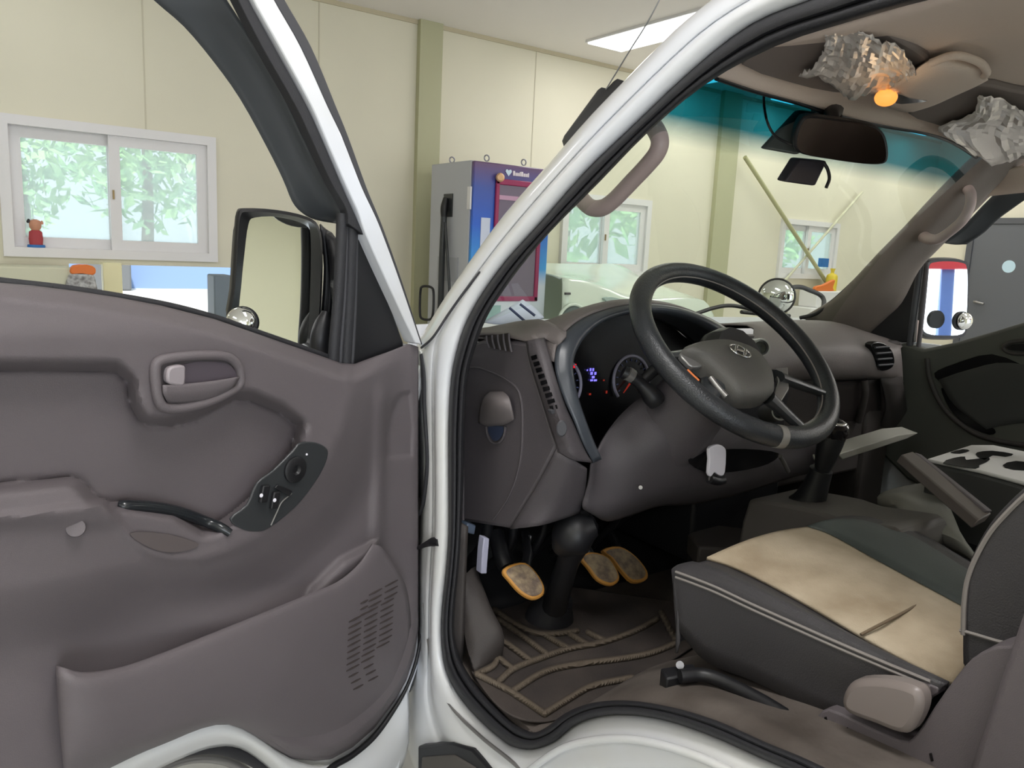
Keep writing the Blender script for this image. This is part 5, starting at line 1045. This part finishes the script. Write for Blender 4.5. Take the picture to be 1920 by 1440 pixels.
tag(tube('mirror_cable', [dpt(1432, 172, 1.32), dpt(1433, 200, 1.35), dpt(1440, 232, 1.38), dpt(1455, 256, 1.38), dpt(1485, 272, 1.37)], .0022, 'black'), 'thin black wire looping from the header to the rear view mirror', 'cable')
# ---- things on and around the dash ----------------------------------------------------------
pp = [[Y(905, 604, .30), Y(940, 585, .31), Y(980, 562, .32)], [Y(940, 608, .27), Y(965, 596, .28), Y(1003, 578, .29)], [Y(975, 604, .24), Y(1000, 602, .24), Y(1020, 596, .25)]]
pa_ = patch('folded_papers', pp, 'paper', None, .002, 4, 4); tag(pa_, 'folded bluish white papers lying on the dashboard corner behind the pillar', 'papers')
for a, b in (((955, 577), (985, 603)), ((975, 570), (1003, 592))):
    p0, p1 = Y(*a, .255), Y(*b, .235); tube('print_line', [p0, p1], .003, 'ink', pa_, smooth=False, seg=6)
kf = tag(prism('key_fob', crom([Y(a, b, -.085) for a, b in ((1330, 842), (1338, 836), (1350, 834), (1360, 840), (1362, 852), (1360, 885), (1354, 893), (1346, 890), (1340, 886), (1334, 894), (1329, 888), (1331, 862))], 2, True), (0, .008, 0), 'key', None, .002), 'white key tag hanging below the steering wheel', 'key tag')
tube('key_ring', [Y(1342, 900, -.08), Y(1336, 906, -.08), Y(1330, 900, -.08), Y(1332, 893, -.08)], .002, 'satin', kf, closed=True, sub=3, seg=6)
tube('key_bow', [Y(1330, 898, -.08), Y(1345, 902, -.08), Y(1356, 900, -.08)], .009, 'black', kf)
# round front mirror beyond the windscreen
fc = Y(1456, 556, .80); ff = frame(fc, CAM-fc)
fm = part(disc('front_view_mirror', ff, [(.062, -.03), (.070, -.01), (.070, .002), (.066, .006)], 'black', None, 32), 'round convex front view mirror outside the windscreen')
disc('convex_glass', ff, [(.064, .004), (.060, .014), (.048, .024), (.030, .031), (.012, .034), (.003, .035)], 'mirror', fm, 32)
tube('mirror_arm', [fc+np.array([.03, 0, .02]), Y(1492, 538, .82), Y(1515, 543, .80), Y(1545, 564, .75), (.80, .50, 1.25)], .009, 'rubber2', fm)
# plate and aerial on the driver pillar
wd_ = part(prism('pillar_deflector', [T(a, b, .09) for a, b in ((1058, 262), (1062, 252), (1128, 162), (1140, 166), (1158, 146), (1170, 150), (1190, 180), (1120, 260), (1070, 300))], (.01, .02, 0), 'black', None, .003), 'black plate outside the driver pillar')
tube('aerial', [T(1136, 168, .09), T(1180, 96, .085), T(1215, 40, .08), T(1262, -50, .08)], .0012, 'steel', wd_, seg=6)

# ---- cab side behind the door opening, road wheels ---------------------------------------------
patch('rear_pillar', [[(-.685, -.60, 1.80), (-.69, -.80, 1.805), (-.70, -.94, 1.79), (-.73, -.95, 1.60), (-.79, -.93, 1.30), (-.80, -.90, 1.05), (-.80, -.84, .95), (-.80, -.72, .93)],
      [(-.68, -.58, 1.86), (-.68, -.84, 1.86), (-.70, -1.03, 1.84), (-.735, -1.04, 1.60), (-.80, -1.03, 1.30), (-.81, -1.02, 1.0), (-.81, -.98, .80), (-.81, -.80, .76)],
      [(-.64, -.56, 1.885), (-.64, -.90, 1.885), (-.66, -1.36, 1.87), (-.74, -1.38, 1.60), (-.80, -1.38, 1.30), (-.81, -1.38, 1.0), (-.81, -1.38, .75), (-.81, -1.2, .62)]], 'white', body, .012, 4, 3)
def road_wheel(x, lab):
    sg = -1 if x < 0 else 1
    t = part(disc('road_wheel', frame((x, -.66, .33), (sg, 0, 0)), [(.20, -.10), (.31, -.09), (.33, -.06), (.33, .06), (.31, .09), (.21, .095), (.20, .07)], mat('black_tyre_rubber', (34, 34, 36), .8), None, 40), lab)
    disc('wheel_rim', frame((x, -.66, .33), (sg, 0, 0)), [(.20, -.02), (.20, .07), (.185, .075), (.14, .03), (.08, .035), (.07, .06), (.02, .062)], 'grey', t, 32)
road_wheel(-.68, 'driver side front road wheel'); road_wheel(.68, 'passenger side front road wheel')
